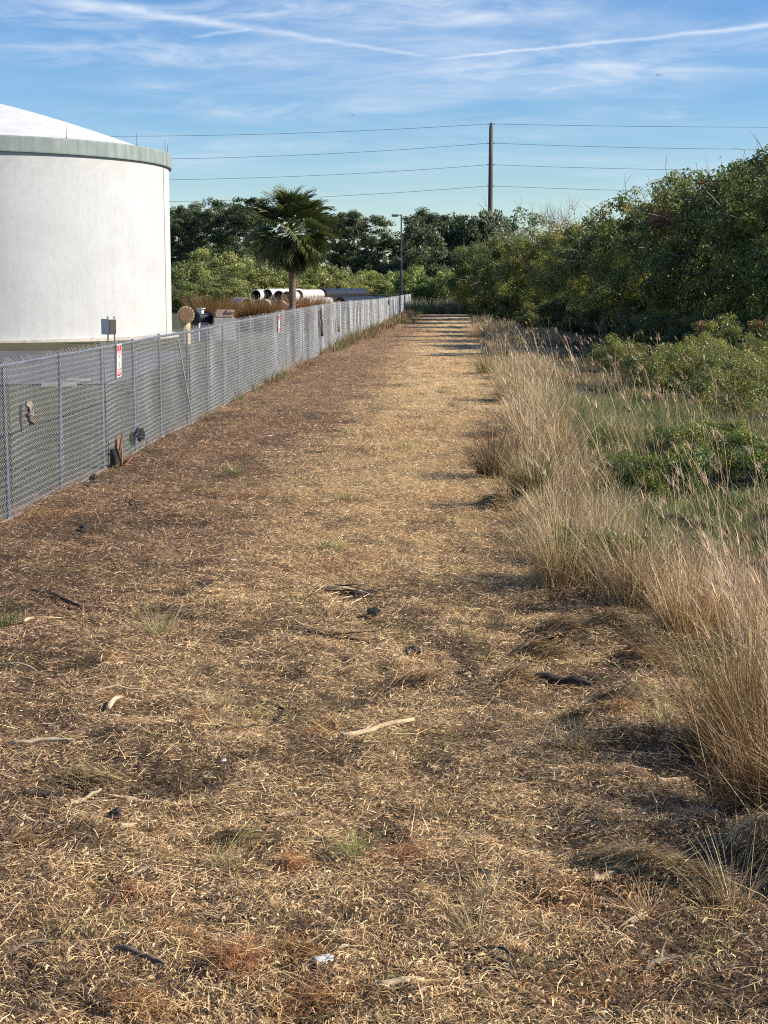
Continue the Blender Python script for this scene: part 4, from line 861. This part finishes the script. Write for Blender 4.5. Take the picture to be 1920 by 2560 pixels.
# ------------------------------------------------------------------ tall grass field
BLOND = np.array([(.68, .53, .30), (.60, .45, .24), (.73, .60, .38), (.46, .33, .165), (.55, .41, .22)])
ROSE = np.array([(.33, .215, .115), (.26, .165, .09), (.40, .27, .15), (.20, .125, .07)])
GREEN = np.array([(.19, .24, .065), (.15, .20, .055), (.25, .28, .10), (.30, .29, .12)])
def grass_colour(rng, X, Y):
    n = len(X); g = np.zeros(n)
    for (px, py, rx, ry, s) in ((1500, 1105, .9, 3.5, 1.0), (1640, 1085, 1.2, 4.0, .9), (1560, 1340, .45, 1.6, .8), (1790, 1330, .6, 1.8, .9), (1240, 935, .35, 4, .7), (1330, 1420, .25, .8, .5), (1880, 1060, 1.2, 4, .8), (1700, 1230, 1.0, 3.0, .8), (1480, 1330, .7, 1.8, .8), (1390, 1250, .5, 1.5, .45), (1800, 970, 2.5, 8, .6), (1450, 1180, .5, 2, .5)):
        p = gpt(px, py); g = np.maximum(g, s * np.exp(-((X - p.x) / rx / 1.3) ** 2 - ((Y - p.y) / ry / 1.3) ** 2))
    rg = np.clip((X - edge_x(Y) - .5 - .006 * Y) / .7, .12, 1); g = g * rg
    ro = np.clip((X - edge_x(Y) - .9 - .03 * Y) / 1.5, 0, .5) + .15; r = rng.random(n)
    col = BLOND[rng.integers(0, 5, n)].copy(); m = r < ro; col[m] = ROSE[rng.integers(0, 4, m.sum())]
    m = rng.random(n) < np.minimum(g * 1.15, .72) + .15 * rg; col[m] = GREEN[rng.integers(0, 4, m.sum())]
    return col
def clump_blades(rng, cx, cy, nper, h, spread, segs, wid, lean=1.0, colmul=1.0, col=None):
    """blades of many clumps at once"""
    n = len(cx); idx = np.repeat(np.arange(n), nper); m = len(idx); a = rng.uniform(0, 2 * math.pi, m); r = np.abs(rng.normal(0, 1, m)) * spread[idx] * .45
    bx = cx[idx] + np.cos(a) * r; by = cy[idx] + np.sin(a) * r; hh = h[idx] * rng.uniform(.45, 1.12, m)
    ln = np.clip(rng.normal(.26, .24, m), .02, .95) * lean; cu = np.clip(rng.normal(.22, .26, m), 0, .85)
    wind = rng.normal(0, .55, m); az = np.where(rng.random(m) < .28, np.where(by > 9, .5, math.pi * .6) + wind, a + wind)   # many blades nod the same way
    cc = grass_colour(rng, cx, cy) if col is None else col; c2 = grass_colour(rng, bx, by) if col is None else cc[idx]
    C = np.where((rng.random(m) < .6)[:, None], cc[idx], c2) * rng.uniform(.5, 1.3, (m, 1)) * colmul
    return blades(rng, np.stack([bx, by, hz(bx, by) - .02], -1), hh, az, ln, cu, wid[idx] * rng.uniform(.6, 1.3, m), C, segs, .25)
def tall_grass():
    rng = np.random.default_rng(131); acc = Acc()
    def field(y0, y1, dens, per, hm, wid, segs):
        A = 0; Yg = np.linspace(y0, y1, 60); width = np.maximum(.27 * Yg + 1.0 - edge_x(Yg), .2); A = float(np.mean(width) * (y1 - y0)); n = int(A * dens)
        Y = rng.uniform(y0, y1, n * 2); wx = np.maximum(.27 * Y + 1.0 - edge_x(Y), .2); k = rng.random(n * 2) < wx / wx.max(); Y = Y[k]; X = edge_x(Y) + .10 + rng.random(len(Y)) * wx[k]
        f_ = np.clip((fbm(X * .5, Y * .26, 61, 2) - .28) / .44, 0, 1); ed = X - edge_x(Y); ridge = np.exp(-((ed - .55 - .01 * Y) / (.5 + .012 * Y)) ** 2); hmod = np.maximum(.20 + .66 * f_ * np.clip(1.2 - ed / (1.1 + .09 * Y), .38, 1), ridge * (np.where(Y > 12.5, .62, .42) + .50 * vnoise(Y * .6, 0 * Y, 4))); edge = np.clip(ed / .35, .5, 1)
        h = hm * hmod * edge * np.where(Y < 8.3, 1.45, 1.0); gap = (fbm(X * 1.1, Y * .7, 88, 2) > .43) | ((ed < .6) & (fbm(X * 1.5, Y * .9, 8, 2) > .30)); X, Y, h = X[gap], Y[gap], h[gap]
        for (sx, sy, sr) in SHRUBS:
            dd = np.hypot(X - sx, (Y - sy) * np.where(Y < sy, .55, 1)); k = (dd > sr) | (rng.random(len(X)) < .5); X, Y, h = X[k], Y[k], h[k]
        n = len(X)
        acc.add(*clump_blades(rng, X, Y, per, h, np.full(n, .12 + .004 * Y.mean()), segs, np.full(n, wid)))
    field(5.0, 11, 19, 72, .56, .0058, 3); field(11, 18, 15, 66, .72, .0074, 3); field(18, 30, 9.5, 54, .9, .0100, 3); field(30, 48, 4.6, 30, .75, .016, 2); field(48, 75, 2.6, 22, .62, .028, 2); field(75, 128, 1.3, 18, .65, .045, 2)
    tag(link('tall_grass', acc.mesh('tall_grass', M['grass'])), 'tall dry blond grass filling the field right of the mown strip', None, None, 'stuff')
    # tall stalks with feathery seed heads
    acc = Acc(); n = 650; Y = 8 + 70 * rng.random(n) ** 1.6; X = edge_x(Y) + .2 + rng.random(n) * np.maximum(.25 * Y - edge_x(Y), .3); s = np.clip(Y / 14, .8, 4)
    h = rng.uniform(.7, 1.25, n); az = math.pi + rng.normal(0, .9, n); ln = rng.uniform(.02, .35, n); cu = rng.uniform(0, .25, n); b = np.stack([X, Y, hz(X, Y)], -1)
    C = BLOND[rng.integers(0, 5, n)] * rng.uniform(.6, 1.15, (n, 1)); V, Fq, CC = blades(rng, b, h, az, ln, cu, .0035 * s, C, 3, .7); acc.add(V, Fq, CC)
    tip = V.reshape(n, 4, 2, 3)[:, 3].mean(1); i = np.repeat(np.arange(n), 5); m = len(i)
    acc.add(*blades(rng, tip[i] - np.array([0, 0, .06]), rng.uniform(.07, .18, m), az[i] + rng.normal(0, .7, m), rng.uniform(.1, .6, m), rng.uniform(.1, .5, m), .007 * s[i], np.array([.52, .39, .24]) * rng.uniform(.6, 1.2, (m, 1)), 2, .2))
    tag(link('seed_stalks', acc.mesh('seed_stalks', M['grass'])), 'feathery seed stalks rising over the tall dry grass', None, None, 'stuff')
    # reeds at the far path end, weeds along the fence foot
    acc = Acc(); n = 420; X = rng.uniform(1.5, 11, n); Y = rng.uniform(150, 163, n); acc.add(*clump_blades(rng, X, Y, 22, rng.uniform(.7, 1.7, n), np.full(n, .4), 2, np.full(n, .06), .6, 1, np.where((rng.random(n) < .6)[:, None], BLOND[rng.integers(0, 5, n)] * .75, GREEN[rng.integers(0, 4, n)] * 1.1)))
    tag(link('reed_grass', acc.mesh('reed_grass', M['grass'])), 'brownish reed grass closing the far end of the path', None, None, 'stuff')
    acc = Acc(); n = 560; Y = 17 + 145 * rng.random(n) ** .8; X = fence_xy(Y) + np.abs(rng.normal(.05, .22, n)) * np.clip(Y / 40, .6, 3); k = fbm(0 * Y, Y * .25, 5) > .40 - .002 * Y; X, Y = X[k], Y[k]; n = len(X)
    c = np.where((rng.random(n) < .35)[:, None], GREEN[rng.integers(0, 4, n)] * .8, ROSE[rng.integers(0, 4, n)])
    acc.add(*clump_blades(rng, X, Y, 18, rng.uniform(.15, .42, n) * np.clip(Y / 45, .5, 1.6), np.full(n, .22), 2, np.clip(Y / 60, .25, 2) * .02, 1.2, 1, c))
    tag(link('fence_weeds', acc.mesh('fence_weeds', M['grass'])), 'dry weeds growing along the fence foot', None, None, 'stuff')
tall_grass()

def clump(name, px, py, h, spread, n, palette, label, cat, seed, width=.004, lean=1.0, group=None, segs=3):
    rng = np.random.default_rng(seed); p = gpt(px, py); acc = Acc(); z = np.zeros(1)
    pal = np.array(palette); idx = rng.integers(0, len(pal), n); a = rng.uniform(0, 2 * math.pi, n); r = np.abs(rng.normal(0, 1, n)) * spread * .4
    b = np.stack([np.cos(a) * r, np.sin(a) * r, -.01 + 0 * a], -1)
    acc.add(*blades(rng, b, (h * 1.35 if name == 'grass_tuft' else h) * rng.uniform(.4, 1.15, n), a + rng.normal(0, .6, n), np.clip(rng.normal(.35, .2, n), .03, .95) * lean, np.clip(rng.normal(.2, .18, n), 0, .7), width * rng.uniform(.6, 1.3, n), pal[idx] * rng.uniform(.65, 1.3, (n, 1)), segs, .25))
    return tag(link(name, acc.mesh(name, M['grass']), None, p), label, cat, group)
TAWNY = [(.36, .24, .095), (.30, .21, .08), (.42, .31, .13), (.20, .19, .06), (.26, .15, .07)]
for k, (px, py, h, sp, n, pal, lab) in enumerate((
        (1875, 1900, .95, .40, 900, TAWNY, 'big golden-green grass clump leaning in at the right edge of the mown strip'),
        (1925, 2060, .75, .35, 600, [(.30, .15, .07), (.36, .2, .09), (.25, .16, .07)], 'rusty brown grass clump below the big golden one at the right border'),
        (1715, 1590, .6, .35, 600, list(BLOND) + TAWNY, 'blond grass clump at the left tip of the right-hand grass, by the mown bay'),
        (1400, 1480, .85, .35, 650, list(BLOND) + TAWNY[:3], 'blond grass clump at the near end of the middle grass, beside dark weeds'),
        (1580, 1520, .7, .3, 500, list(ROSE) + list(BLOND), 'pinkish grass clump at the back of the mown bay'),
        (1230, 1195, .8, .3, 500, list(ROSE) + [(.10, .09, .04)], 'dark brown grass clump jutting onto the path by the white scrap'),
        (1330, 1270, .7, .4, 500, [(.22, .21, .08), (.30, .25, .11), (.16, .14, .06)], 'dull green grass clump above the cut heap on the path edge'),
        (1280, 1010, .95, .5, 600, list(BLOND), 'pale blond grass clump bulging onto the path halfway along'),
        (1215, 945, .8, .5, 420, [(.20, .19, .08), (.26, .22, .10)], 'grey-green grass clump on the path edge farther along'),
        (1190, 850, 1.1, .7, 420, list(BLOND), 'pale grass clump at the far right of the path, near the thicket'))):
    clump('grass_clump', px, py, h, sp, n, pal, lab, 'grass clump', 300 + k, .0050 if py > 1400 else .008, .80, 'grass clumps along the mown edge')
DRY = [(.62, .49, .27), (.50, .37, .19), (.70, .58, .36), (.38, .30, .13)]
LIME = [(.36, .38, .11), (.44, .42, .15), (.28, .30, .09)]
for k, (px, py, h, sp, n, pal, lab) in enumerate((
        (395, 1590, .20, .12, 160, DRY + LIME[:1], 'double dry tuft with green heart left of centre on the mulch'),
        (420, 1575, .16, .10, 90, DRY, 'smaller pale tuft right behind the double dry tuft'),
        (565, 1775, .13, .10, 120, DRY, 'flat dry tuft with a dark shadow on the left half of the strip'),
        (552, 1825, .13, .09, 80, DRY + LIME[:1], 'dry tuft in front of the flat shadowed tuft'),
        (8, 1570, .22, .12, 150, [(.08, .14, .03), (.12, .19, .05)], 'dark green grass tuft at the left border'),
        (885, 2150, .12, .11, 150, LIME, 'yellow-green tuft in the lower middle of the strip'),
        (575, 2165, .12, .11, 130, DRY[1:], 'tan tuft at the lower left, between sticks'),
        (1195, 2360, .14, .08, 110, DRY, 'pale upright tuft at the lower right of centre'),
        (1170, 2310, .12, .10, 120, [(.16, .13, .07), (.22, .17, .09)], 'dark flattened tuft behind the pale upright one'),
        (1232, 2255, .11, .07, 80, DRY, 'small straw tuft above the dark flattened one'),
        (1440, 1890, .14, .12, 110, DRY, 'straw tuft near the dark clods right of centre'),
        (1660, 1835, .24, .14, 110, [(.34, .34, .16), (.42, .38, .2)], 'sparse pale green stalks beside the big golden clump'),
        (1565, 2245, .09, .08, 90, [(.22, .09, .05), (.16, .07, .04)], 'short rust-red stubble tuft below the cut grass ridge'),
        (1622, 2300, .15, .12, 110, DRY, 'spiky dry tuft right of the rust-red stubble'),
        (1830, 2290, .26, .16, 110, DRY[1:], 'thin dry stalks at the lower right, by the deep shadow'),
        (590, 1190, .16, .14, 90, LIME + DRY[:1], 'pale yellowish tuft on the mulch below the far pipes'),
        (806, 1372, .10, .10, 90, LIME + DRY[:1], 'small greenish tuft, left one of two in mid-strip'),
        (850, 1374, .10, .09, 90, LIME + DRY[:1], 'small greenish tuft, right one of two in mid-strip'),
        (728, 1400, .09, .10, 80, DRY, 'small bleached tuft below the left greenish one'),
        (714, 945, .34, .25, 120, DRY + LIME[:1], 'dry tuft against the fence foot, below the second sign'),
        (868, 1262, .13, .22, 120, LIME[2:] + DRY[3:], 'dull green tuft left of the dark shadow streak on the path'),
        (1010, 1130, .16, .28, 130, LIME + DRY[:1], 'yellow-green tuft in the pale band of the path'),
        (1085, 1070, .2, .3, 130, LIME[2:] + DRY, 'grassy tuft in the pale band near the path edge'),
        (470, 1690, .10, .12, 90, DRY, 'thin bleached tuft between the orange patch and the shadowed tuft'))):
    clump('grass_tuft', px, py, h, sp, n, pal, lab, 'grass tuft', 400 + k, .0035 if py > 1500 else .006, 1.5, 'tufts left on the mown strip')

# ------------------------------------------------------------------ sticks, bark, litter
def stick(x0, y0, x1, y1, r, mat, label, bow=.06, name='fallen_stick', fork=False, seed=0, flat=1.0):
    rng = np.random.default_rng(seed + int(x0)); a, b = gpt(x0, y0), gpt(x1, y1); d = b - a; side = Vector((-d.y, d.x, 0)); n = 7; pts = []; n = 10; L_ = d.length; bow = bow * min(1.0, L_ / .7); walk = np.cumsum(rng.normal(0, .016 * L_, n)); walk -= np.linspace(0, walk[-1], n); up = np.abs(np.cumsum(rng.normal(0, .006, n)))
    for i in range(n):
        t = i / (n - 1); q = a + d * t + side.normalized() * (bow * math.sin(math.pi * (t ** 1.3)) + float(walk[i])); q.z = float(hz(q.x, q.y)) + r * .8 + .010 + float(up[i]); pts.append(q - a)
    acc = Acc(); rr = r * np.array([.55, .95, 1, 1.08, .95, .9, .98, .8, .7, .35]) * rng.uniform(.85, 1.12, 10); acc.tube([tuple(p) for p in pts], rr, 6)
    if fork:
        m = pts[5]; e = m + d * .35 + side * .25 + Vector((0, 0, .05)); acc.tube([tuple(m), tuple((m + e) / 2 + side * .03), tuple(e)], [r * .7, r * .5, r * .25], 5)
    return tag(link(name, acc.mesh(name, M[mat], False), None, a), label, 'stick' if name != 'bark_strip' else 'bark', 'sticks and bark lying on the mown strip')
for k, s in enumerate((
        (22, 1862, 188, 1868, .014, 'pale_wood', 'straight pale debarked stick at the left border'),
        (75, 1480, 205, 1525, .016, 'dark_wood', 'straight dark stick on the mulch left of the double tuft'),
        (275, 2405, 412, 2448, .013, 'bark', 'thick weathered branch near the bottom left'),
        (55, 1997, 158, 1993, .015, 'dark_wood', 'bowed dark stick at the lower left border', .12),
        (160, 2018, 255, 1998, .012, 'pale_wood', 'pale stick right of the bowed dark one', .03),
        (268, 2000, 415, 1994, .009, 'pale_wood', 'long thin pale stalk at the lower left'),
        (160, 2296, 287, 2240, .009, 'rust_wood', 'curved rust-brown palm stalk at the lower left', -.18),
        (322, 2210, 418, 2174, .011, 'grey_wood', 'pale grey stick beneath the tan tuft'),
        (1000, 2396, 1280, 2452, .008, 'dark_wood', 'long thin dark vine near the bottom centre', .08),
        (1150, 2455, 1290, 2452, .009, 'dark_wood', 'dark twig joining the vine end near the bottom centre', -.05),
        (1070, 2375, 1290, 2450, .007, 'dark_wood', 'upper thin dark vine looping to the right near the bottom', .14),
        (632, 1725, 690, 1832, .008, 'dark_wood', 'thin upright-looking dark twig left of the orange fibres', .1),
        (755, 1565, 930, 1618, .010, 'dark_wood', 'kinked dark twig in the middle of the strip', -.12, 'fallen_stick', True),
        (1062, 1598, 1170, 1665, .008, 'grey_wood', 'grey twig right of the kinked dark one', .05),
        (312, 1172, 368, 1138, .022, 'rust_wood', 'reddish branch lying from the stump toward the path', .04),
        (208, 1232, 292, 1214, .020, 'char', 'charred curved stick at the fence foot', .10),
        (328, 1262, 378, 1300, .009, 'dark_wood', 'thin dark twig below the fence foot, right of the charred stick', .03),
        (1605, 2448, 1705, 2420, .012, 'grey_wood', 'forked grey branch at the lower right', .1, 'fallen_stick', True),
        (0, 1672, 95, 1690, .007, 'pale_wood', 'thin pale twig at the left border above the debarked stick', .05),
        (230, 1745, 370, 1738, .008, 'pale_wood', 'thin pale stalk under the orange patch on the left', .04),
        (540, 1850, 650, 1840, .006, 'dark_wood', 'fine dark twig below the dry tufts', .05),
        (0, 2420, 130, 2385, .008, 'grey_wood', 'thin grey twig in the bottom left corner', .05),
        (230, 2270, 170, 2330, .007, 'pale_wood', 'short pale stalk below the curved rust-brown one', .05),
        (700, 1500, 820, 1560, .008, 'grey_wood', 'grey twig running into the twig heap', .06),
        (1260, 2270, 1410, 2190, .007, 'dark_wood', 'thin dark stick left of the cut grass ridge', .03))):
    stick(*s[:7], **dict(zip(('bow', 'name', 'fork'), s[7:])))
def bark(x0, y0, x1, y1, w, label, seed):
    rng = np.random.default_rng(seed); a, b = gpt(x0, y0), gpt(x1, y1); d = b - a; side = Vector((-d.y, d.x, 0)).normalized(); n = 8; V = []
    for i in range(n):
        t = i / (n - 1); q = d * t + side * (.04 * d.length * math.sin(math.pi * t)); ww = w * (.35 + .65 * math.sin(math.pi * min(1, t + .12))) * rng.uniform(.8, 1.2); q.z = float(hz(a.x + q.x, a.y + q.y)) - a.z + .03
        V += [tuple(q - side * ww / 2), tuple(q + Vector((0, 0, .015))), tuple(q + side * ww / 2)]
    i = np.arange(n - 1)[:, None] * 3; j = np.arange(2)[None]; me = fast('bark_strip', V, np.stack([i + j, i + j + 1, i + j + 4, i + j + 3], -1).reshape(-1, 4), M['pale_wood'])
    o = link('bark_strip', me, None, a); o.modifiers.new('t', 'SOLIDIFY').thickness = .006; tag(o, label, 'bark', 'peeled bark strips on the mown strip')
bark(855, 1862, 1035, 1815, .05, 'long cream bark strip right of the orange fibres in mid-strip', 1); bark(1478, 2230, 1545, 2212, .045, 'bright cream bark strip below the cut grass ridge', 2); bark(1570, 2336, 1615, 2320, .035, 'short cream bark chip on dark soil at the lower right', 3)
bark(945, 2500, 1060, 2488, .025, 'slim pale bark strip at the bottom centre', 4); bark(270, 1780, 305, 1752, .04, 'pale bark chip on the mulch, left of the tufts', 5); bark(60, 1565, 85, 1548, .03, 'small cream wood chip beside the green tuft at the left border', 6); bark(300, 2074, 335, 2068, .035, 'pale wood chip in the lower left among straw', 7)
bark(1640, 1985, 1720, 1968, .02, 'pale leaf strip near the right clump shadow', 8)

def lump(px, py, sx, sy, sz, mat, label, name, cat, seed, group=None):
    rng = np.random.default_rng(seed); p = gpt(px, py); bm = bmesh.new(); bmesh.ops.create_icosphere(bm, subdivisions=3, radius=1.0)
    for v in bm.verts:
        c = v.co.copy(); f = 1 + .25 * math.sin(c.x * 3.1 + seed) * math.cos(c.y * 4 + seed) + .18 * math.sin(c.z * 5 + c.x * 6 + seed) + rng.normal(0, .05); v.co = Vector((c.x * sx * f, c.y * sy * f, max(c.z, -.35) * sz * f))
    return tag(bmesh_obj(name, bm, M[mat], None, (p.x, p.y, p.z + sz * .4 + .015), (0, 0, rng.uniform(0, 3))), label, cat, group)
lump(210, 1330, .075, .04, .045, 'char', 'charred black wood chunk on the mulch near the fence', 'wood_chunk', 'wood chunk', 1)
lump(935, 1552, .05, .05, .04, 'char', 'small black lump in the middle of the strip', 'wood_chunk', 'wood chunk', 2)
lump(1032, 1642, .07, .045, .035, 'dark_wood', 'dark bark chunk right of the kinked twig', 'wood_chunk', 'wood chunk', 3)
lump(1855, 2166, .016, .014, .012, 'white', 'tiny white snail shell at the edge of the right-hand grass', 'shell', 'shell', 4)
lump(560, 1925, .018, .014, .012, 'white', 'small white pebble on straw, left of centre', 'pebble', 'pebble', 5)
lump(290, 2048, .035, .03, .03, 'char', 'small black clod beside an orange tuft at the lower left', 'clod', 'clod', 7)
lump(235, 1208, .05, .06, .07, 'dark_wood', 'dark root knob at the fence foot', 'wood_chunk', 'wood chunk', 8)
def log(): 
    stick(1338, 1705, 1478, 1722, .035, 'dark_wood', 'short dark rotten log on the right of the strip', .02, 'rotten_log')
log()
def paper(px, py, w, d, label, seed, name):
    rng = np.random.default_rng(seed); p = gpt(px, py); n = 7; V = []
    for i in range(n):
        for j in range(n): V.append(((i / (n - 1) - .5) * w * rng.uniform(.85, 1.1), (j / (n - 1) - .5) * d * rng.uniform(.8, 1.1), .03 + .35 * d * rng.random() * .5 + .4 * w * .25 * (i / n)))
    i = np.arange(n - 1)[:, None] * n; j = np.arange(n - 1)[None]; me = fast(name, V, np.stack([i + j, i + j + 1, i + n + j + 1, i + n + j], -1).reshape(-1, 4), M['paper']); o = link(name, me, None, p, (0, 0, .4)); o.modifiers.new('t', 'SOLIDIFY').thickness = .002
    tag(o, label, 'litter', 'scraps of pale litter')
paper(808, 2434, .075, .06, 'white crumpled wrapper beside the orange roots at the bottom', 1, 'wrapper'); paper(1187, 1150, .06, .05, 'small white scrap on the path edge by the dark clump', 2, 'wrapper')
paper(675, 1102, .09, .08, 'pale scrap with dark underside on the mulch, upper left of the strip', 3, 'wrapper'); paper(583, 1411, .05, .04, 'small white paper scrap left of centre', 4, 'wrapper')

def fibre(px, py, wx, wy, n, label, seed, h=.03):
    rng = np.random.default_rng(seed); p = gpt(px, py); r = rng.random(n) ** .6; a = rng.uniform(0, 6.28, n); n = int(n * .95); r, a = r[:n], a[:n]; lob = 1 + .35 * np.sin(2 * a + seed) + .25 * np.sin(5 * a + 2 * seed); X = p.x + np.cos(a) * r * wx * lob; Y = p.y + np.sin(a) * r * wy * lob
    pal = np.array([(.40, .20, .080), (.32, .14, .055), (.50, .33, .15), (.22, .10, .045), (.50, .37, .18)]); V, Fq, C = straws(rng, X, Y, rng.uniform(.04, .16, n), rng.uniform(.0015, .0035, n) * max(1, p.y / 9), pal[rng.integers(0, 5, n)] * rng.uniform(.6, 1.3, (n, 1)), .4, 2, rng.random(n) * h * (1 - r))
    V = V - np.array(p); tag(link('root_fibres', fast('root_fibres', V, Fq, M['straw'], C), None, p), label, 'root fibres', 'orange root fibre patches')
for k, f in enumerate(((590, 2430, .13, .16, 900, 'frayed orange root ball, the darkest and largest, left of the white wrapper', .10), (720, 2410, .22, .10, 800, 'orange fibre mat directly left of the white wrapper', .04), (790, 2520, .22, .12, 800, 'orange fibre mat at the bottom below the wrapper', .05), (728, 2168, .09, .10, 420, 'rust-brown fibre clump in the lower middle, left of the yellow-green tuft', .07),
        (405, 2342, .09, .08, 350, 'rust fibre clump right above the thick weathered branch', .05), (480, 2372, .06, .06, 200, 'small rust fibre clump right of the thick weathered branch', .04), (362, 2550, .15, .14, 600, 'rust fibre clump at the bottom border, left of centre', .06), (285, 1655, .13, .10, 260, 'rust fibre patch on the mulch below the double tuft', .03),
        (805, 1838, .12, .22, 340, 'orange fibre patch at the left end of the long cream bark strip', .04), (1545, 1790, .12, .14, 320, 'orange fibre patch left of the sparse pale green stalks', .04), (1010, 2145, .12, .16, 420, 'orange fibre patch right of the yellow-green tuft', .04), (330, 2240, .12, .12, 380, 'pale orange fibre patch right of the curved rust stalk', .03),
        (60, 2118, .05, .06, 170, 'small orange fibre clump at the lower left border', .05), (275, 1752, .09, .06, 160, 'small rust fibre patch beside the pale bark chip', .02), (500, 1815, .10, .16, 220, 'orange fibre patch left of the dry tufts', .03), (1000, 1085, .5, .8, 260, 'rusty orange grass patch across the far pale band', .03), (1220, 1100, .2, .7, 220, 'rusty patch at the path edge below the blond clump', .04))):
    fibre(*f[:6], 500 + k, f[6])

def heap(px0, py0, px1, py1, w, h, n, pal, label, seed):
    rng = np.random.default_rng(seed); a, b = gpt(px0, py0), gpt(px1, py1); d = b - a; L_ = d.length; ang = math.atan2(d.y, d.x); t = rng.random(n); s = rng.normal(0, .42, n)
    lift = h * .7 * np.exp(-(s / .5) ** 2) * np.sin(math.pi * np.clip(t, .05, .95)) * rng.uniform(.55, 1.1, n); X = a.x + d.x * t - math.sin(ang) * s * w; Y = a.y + d.y * t + math.cos(ang) * s * w
    pal = np.array(pal); sc = max(1, a.y / 9)
    V, Fq, C = straws(rng, X, Y, rng.uniform(.06, .20, n) * sc ** .4, rng.uniform(.002, .005, n) * sc, pal[rng.integers(0, len(pal), n)] * rng.uniform(.6, 1.25, (n, 1)), .35, 2, lift, ang + rng.normal(0, .7, n))
    tag(link('cut_grass_heap', fast('cut_grass_heap', V - np.array(a), Fq, M['straw'], C), None, a), label, 'grass heap', 'heaps of cut grass')
HAY = [(.54, .40, .20), (.44, .31, .15), (.60, .47, .27), (.33, .23, .11)]; BHAY = [(.42, .29, .15), (.33, .22, .11), (.52, .38, .20), (.22, .14, .075)]
for k, hp in enumerate(((1460, 2165, 1800, 2262, .16, .17, 2600, HAY, 'long ridge of cut grass with deep shadow at the lower right'), (1350, 1592, 1450, 1602, .22, .13, 900, BHAY, 'brown cut grass heap, the left one in the mown bay'), (1470, 1592, 1560, 1600, .22, .15, 900, BHAY, 'brown cut grass heap, the right one in the mown bay'), (1290, 1640, 1420, 1650, .2, .11, 900, BHAY, 'low brown cut grass heap in front of the mown bay'),
        (1215, 1262, 1275, 1288, .2, .20, 800, HAY, 'fallen sheaf of cut grass on the path edge, below the dark clump'), (985, 1712, 1090, 1716, .12, .09, 600, BHAY, 'dark cut grass heap right of centre'), (1255, 1720, 1330, 1718, .12, .08, 500, BHAY, 'dark cut grass heap left of the rotten log'), (1410, 1815, 1490, 1840, .12, .10, 600, BHAY, 'dark cut grass heap below the rotten log'), (1560, 1640, 1650, 1670, .2, .09, 700, BHAY, 'flat brown heap at the right of the mown bay'), (1850, 2190, 1930, 2160, .15, .15, 600, HAY, 'pale bent grass sheaf at the right border by the white shell'), (300, 1965, 170, 1950, .12, .07, 500, BHAY, 'dark low heap at the lower left above the pale stick'), (560, 2090, 640, 2110, .12, .06, 450, HAY, 'low straw heap behind the tan tuft'))):
    heap(*hp, 600 + k)
def twig_heap():
    rng = np.random.default_rng(7); p = gpt(880, 1500); t = thing('twig_heap', 'heap of tangled dark twigs in the middle of the strip', 'twig heap', p)
    for k in range(46):
        x, y = rng.normal(0, .28), rng.normal(0, .22); an = rng.normal(.2, .7); L_ = rng.uniform(.15, .5); z = .02 + .11 * math.exp(-(x * x + y * y) / .06) * rng.random()
        a = Acc(); dx, dy = math.cos(an) * L_ / 2, math.sin(an) * L_ / 2; a.tube([(x - dx, y - dy, z), (x + rng.normal(0, .02), y, z + .02), (x + dx, y + dy, z + rng.uniform(-.01, .05))], [.004, .006, .003], 4)
        link('twig', a.mesh('twig', M[('dark_wood', 'dark_wood', 'rust_wood', 'pale_wood')[k % 4]]), t)
twig_heap()
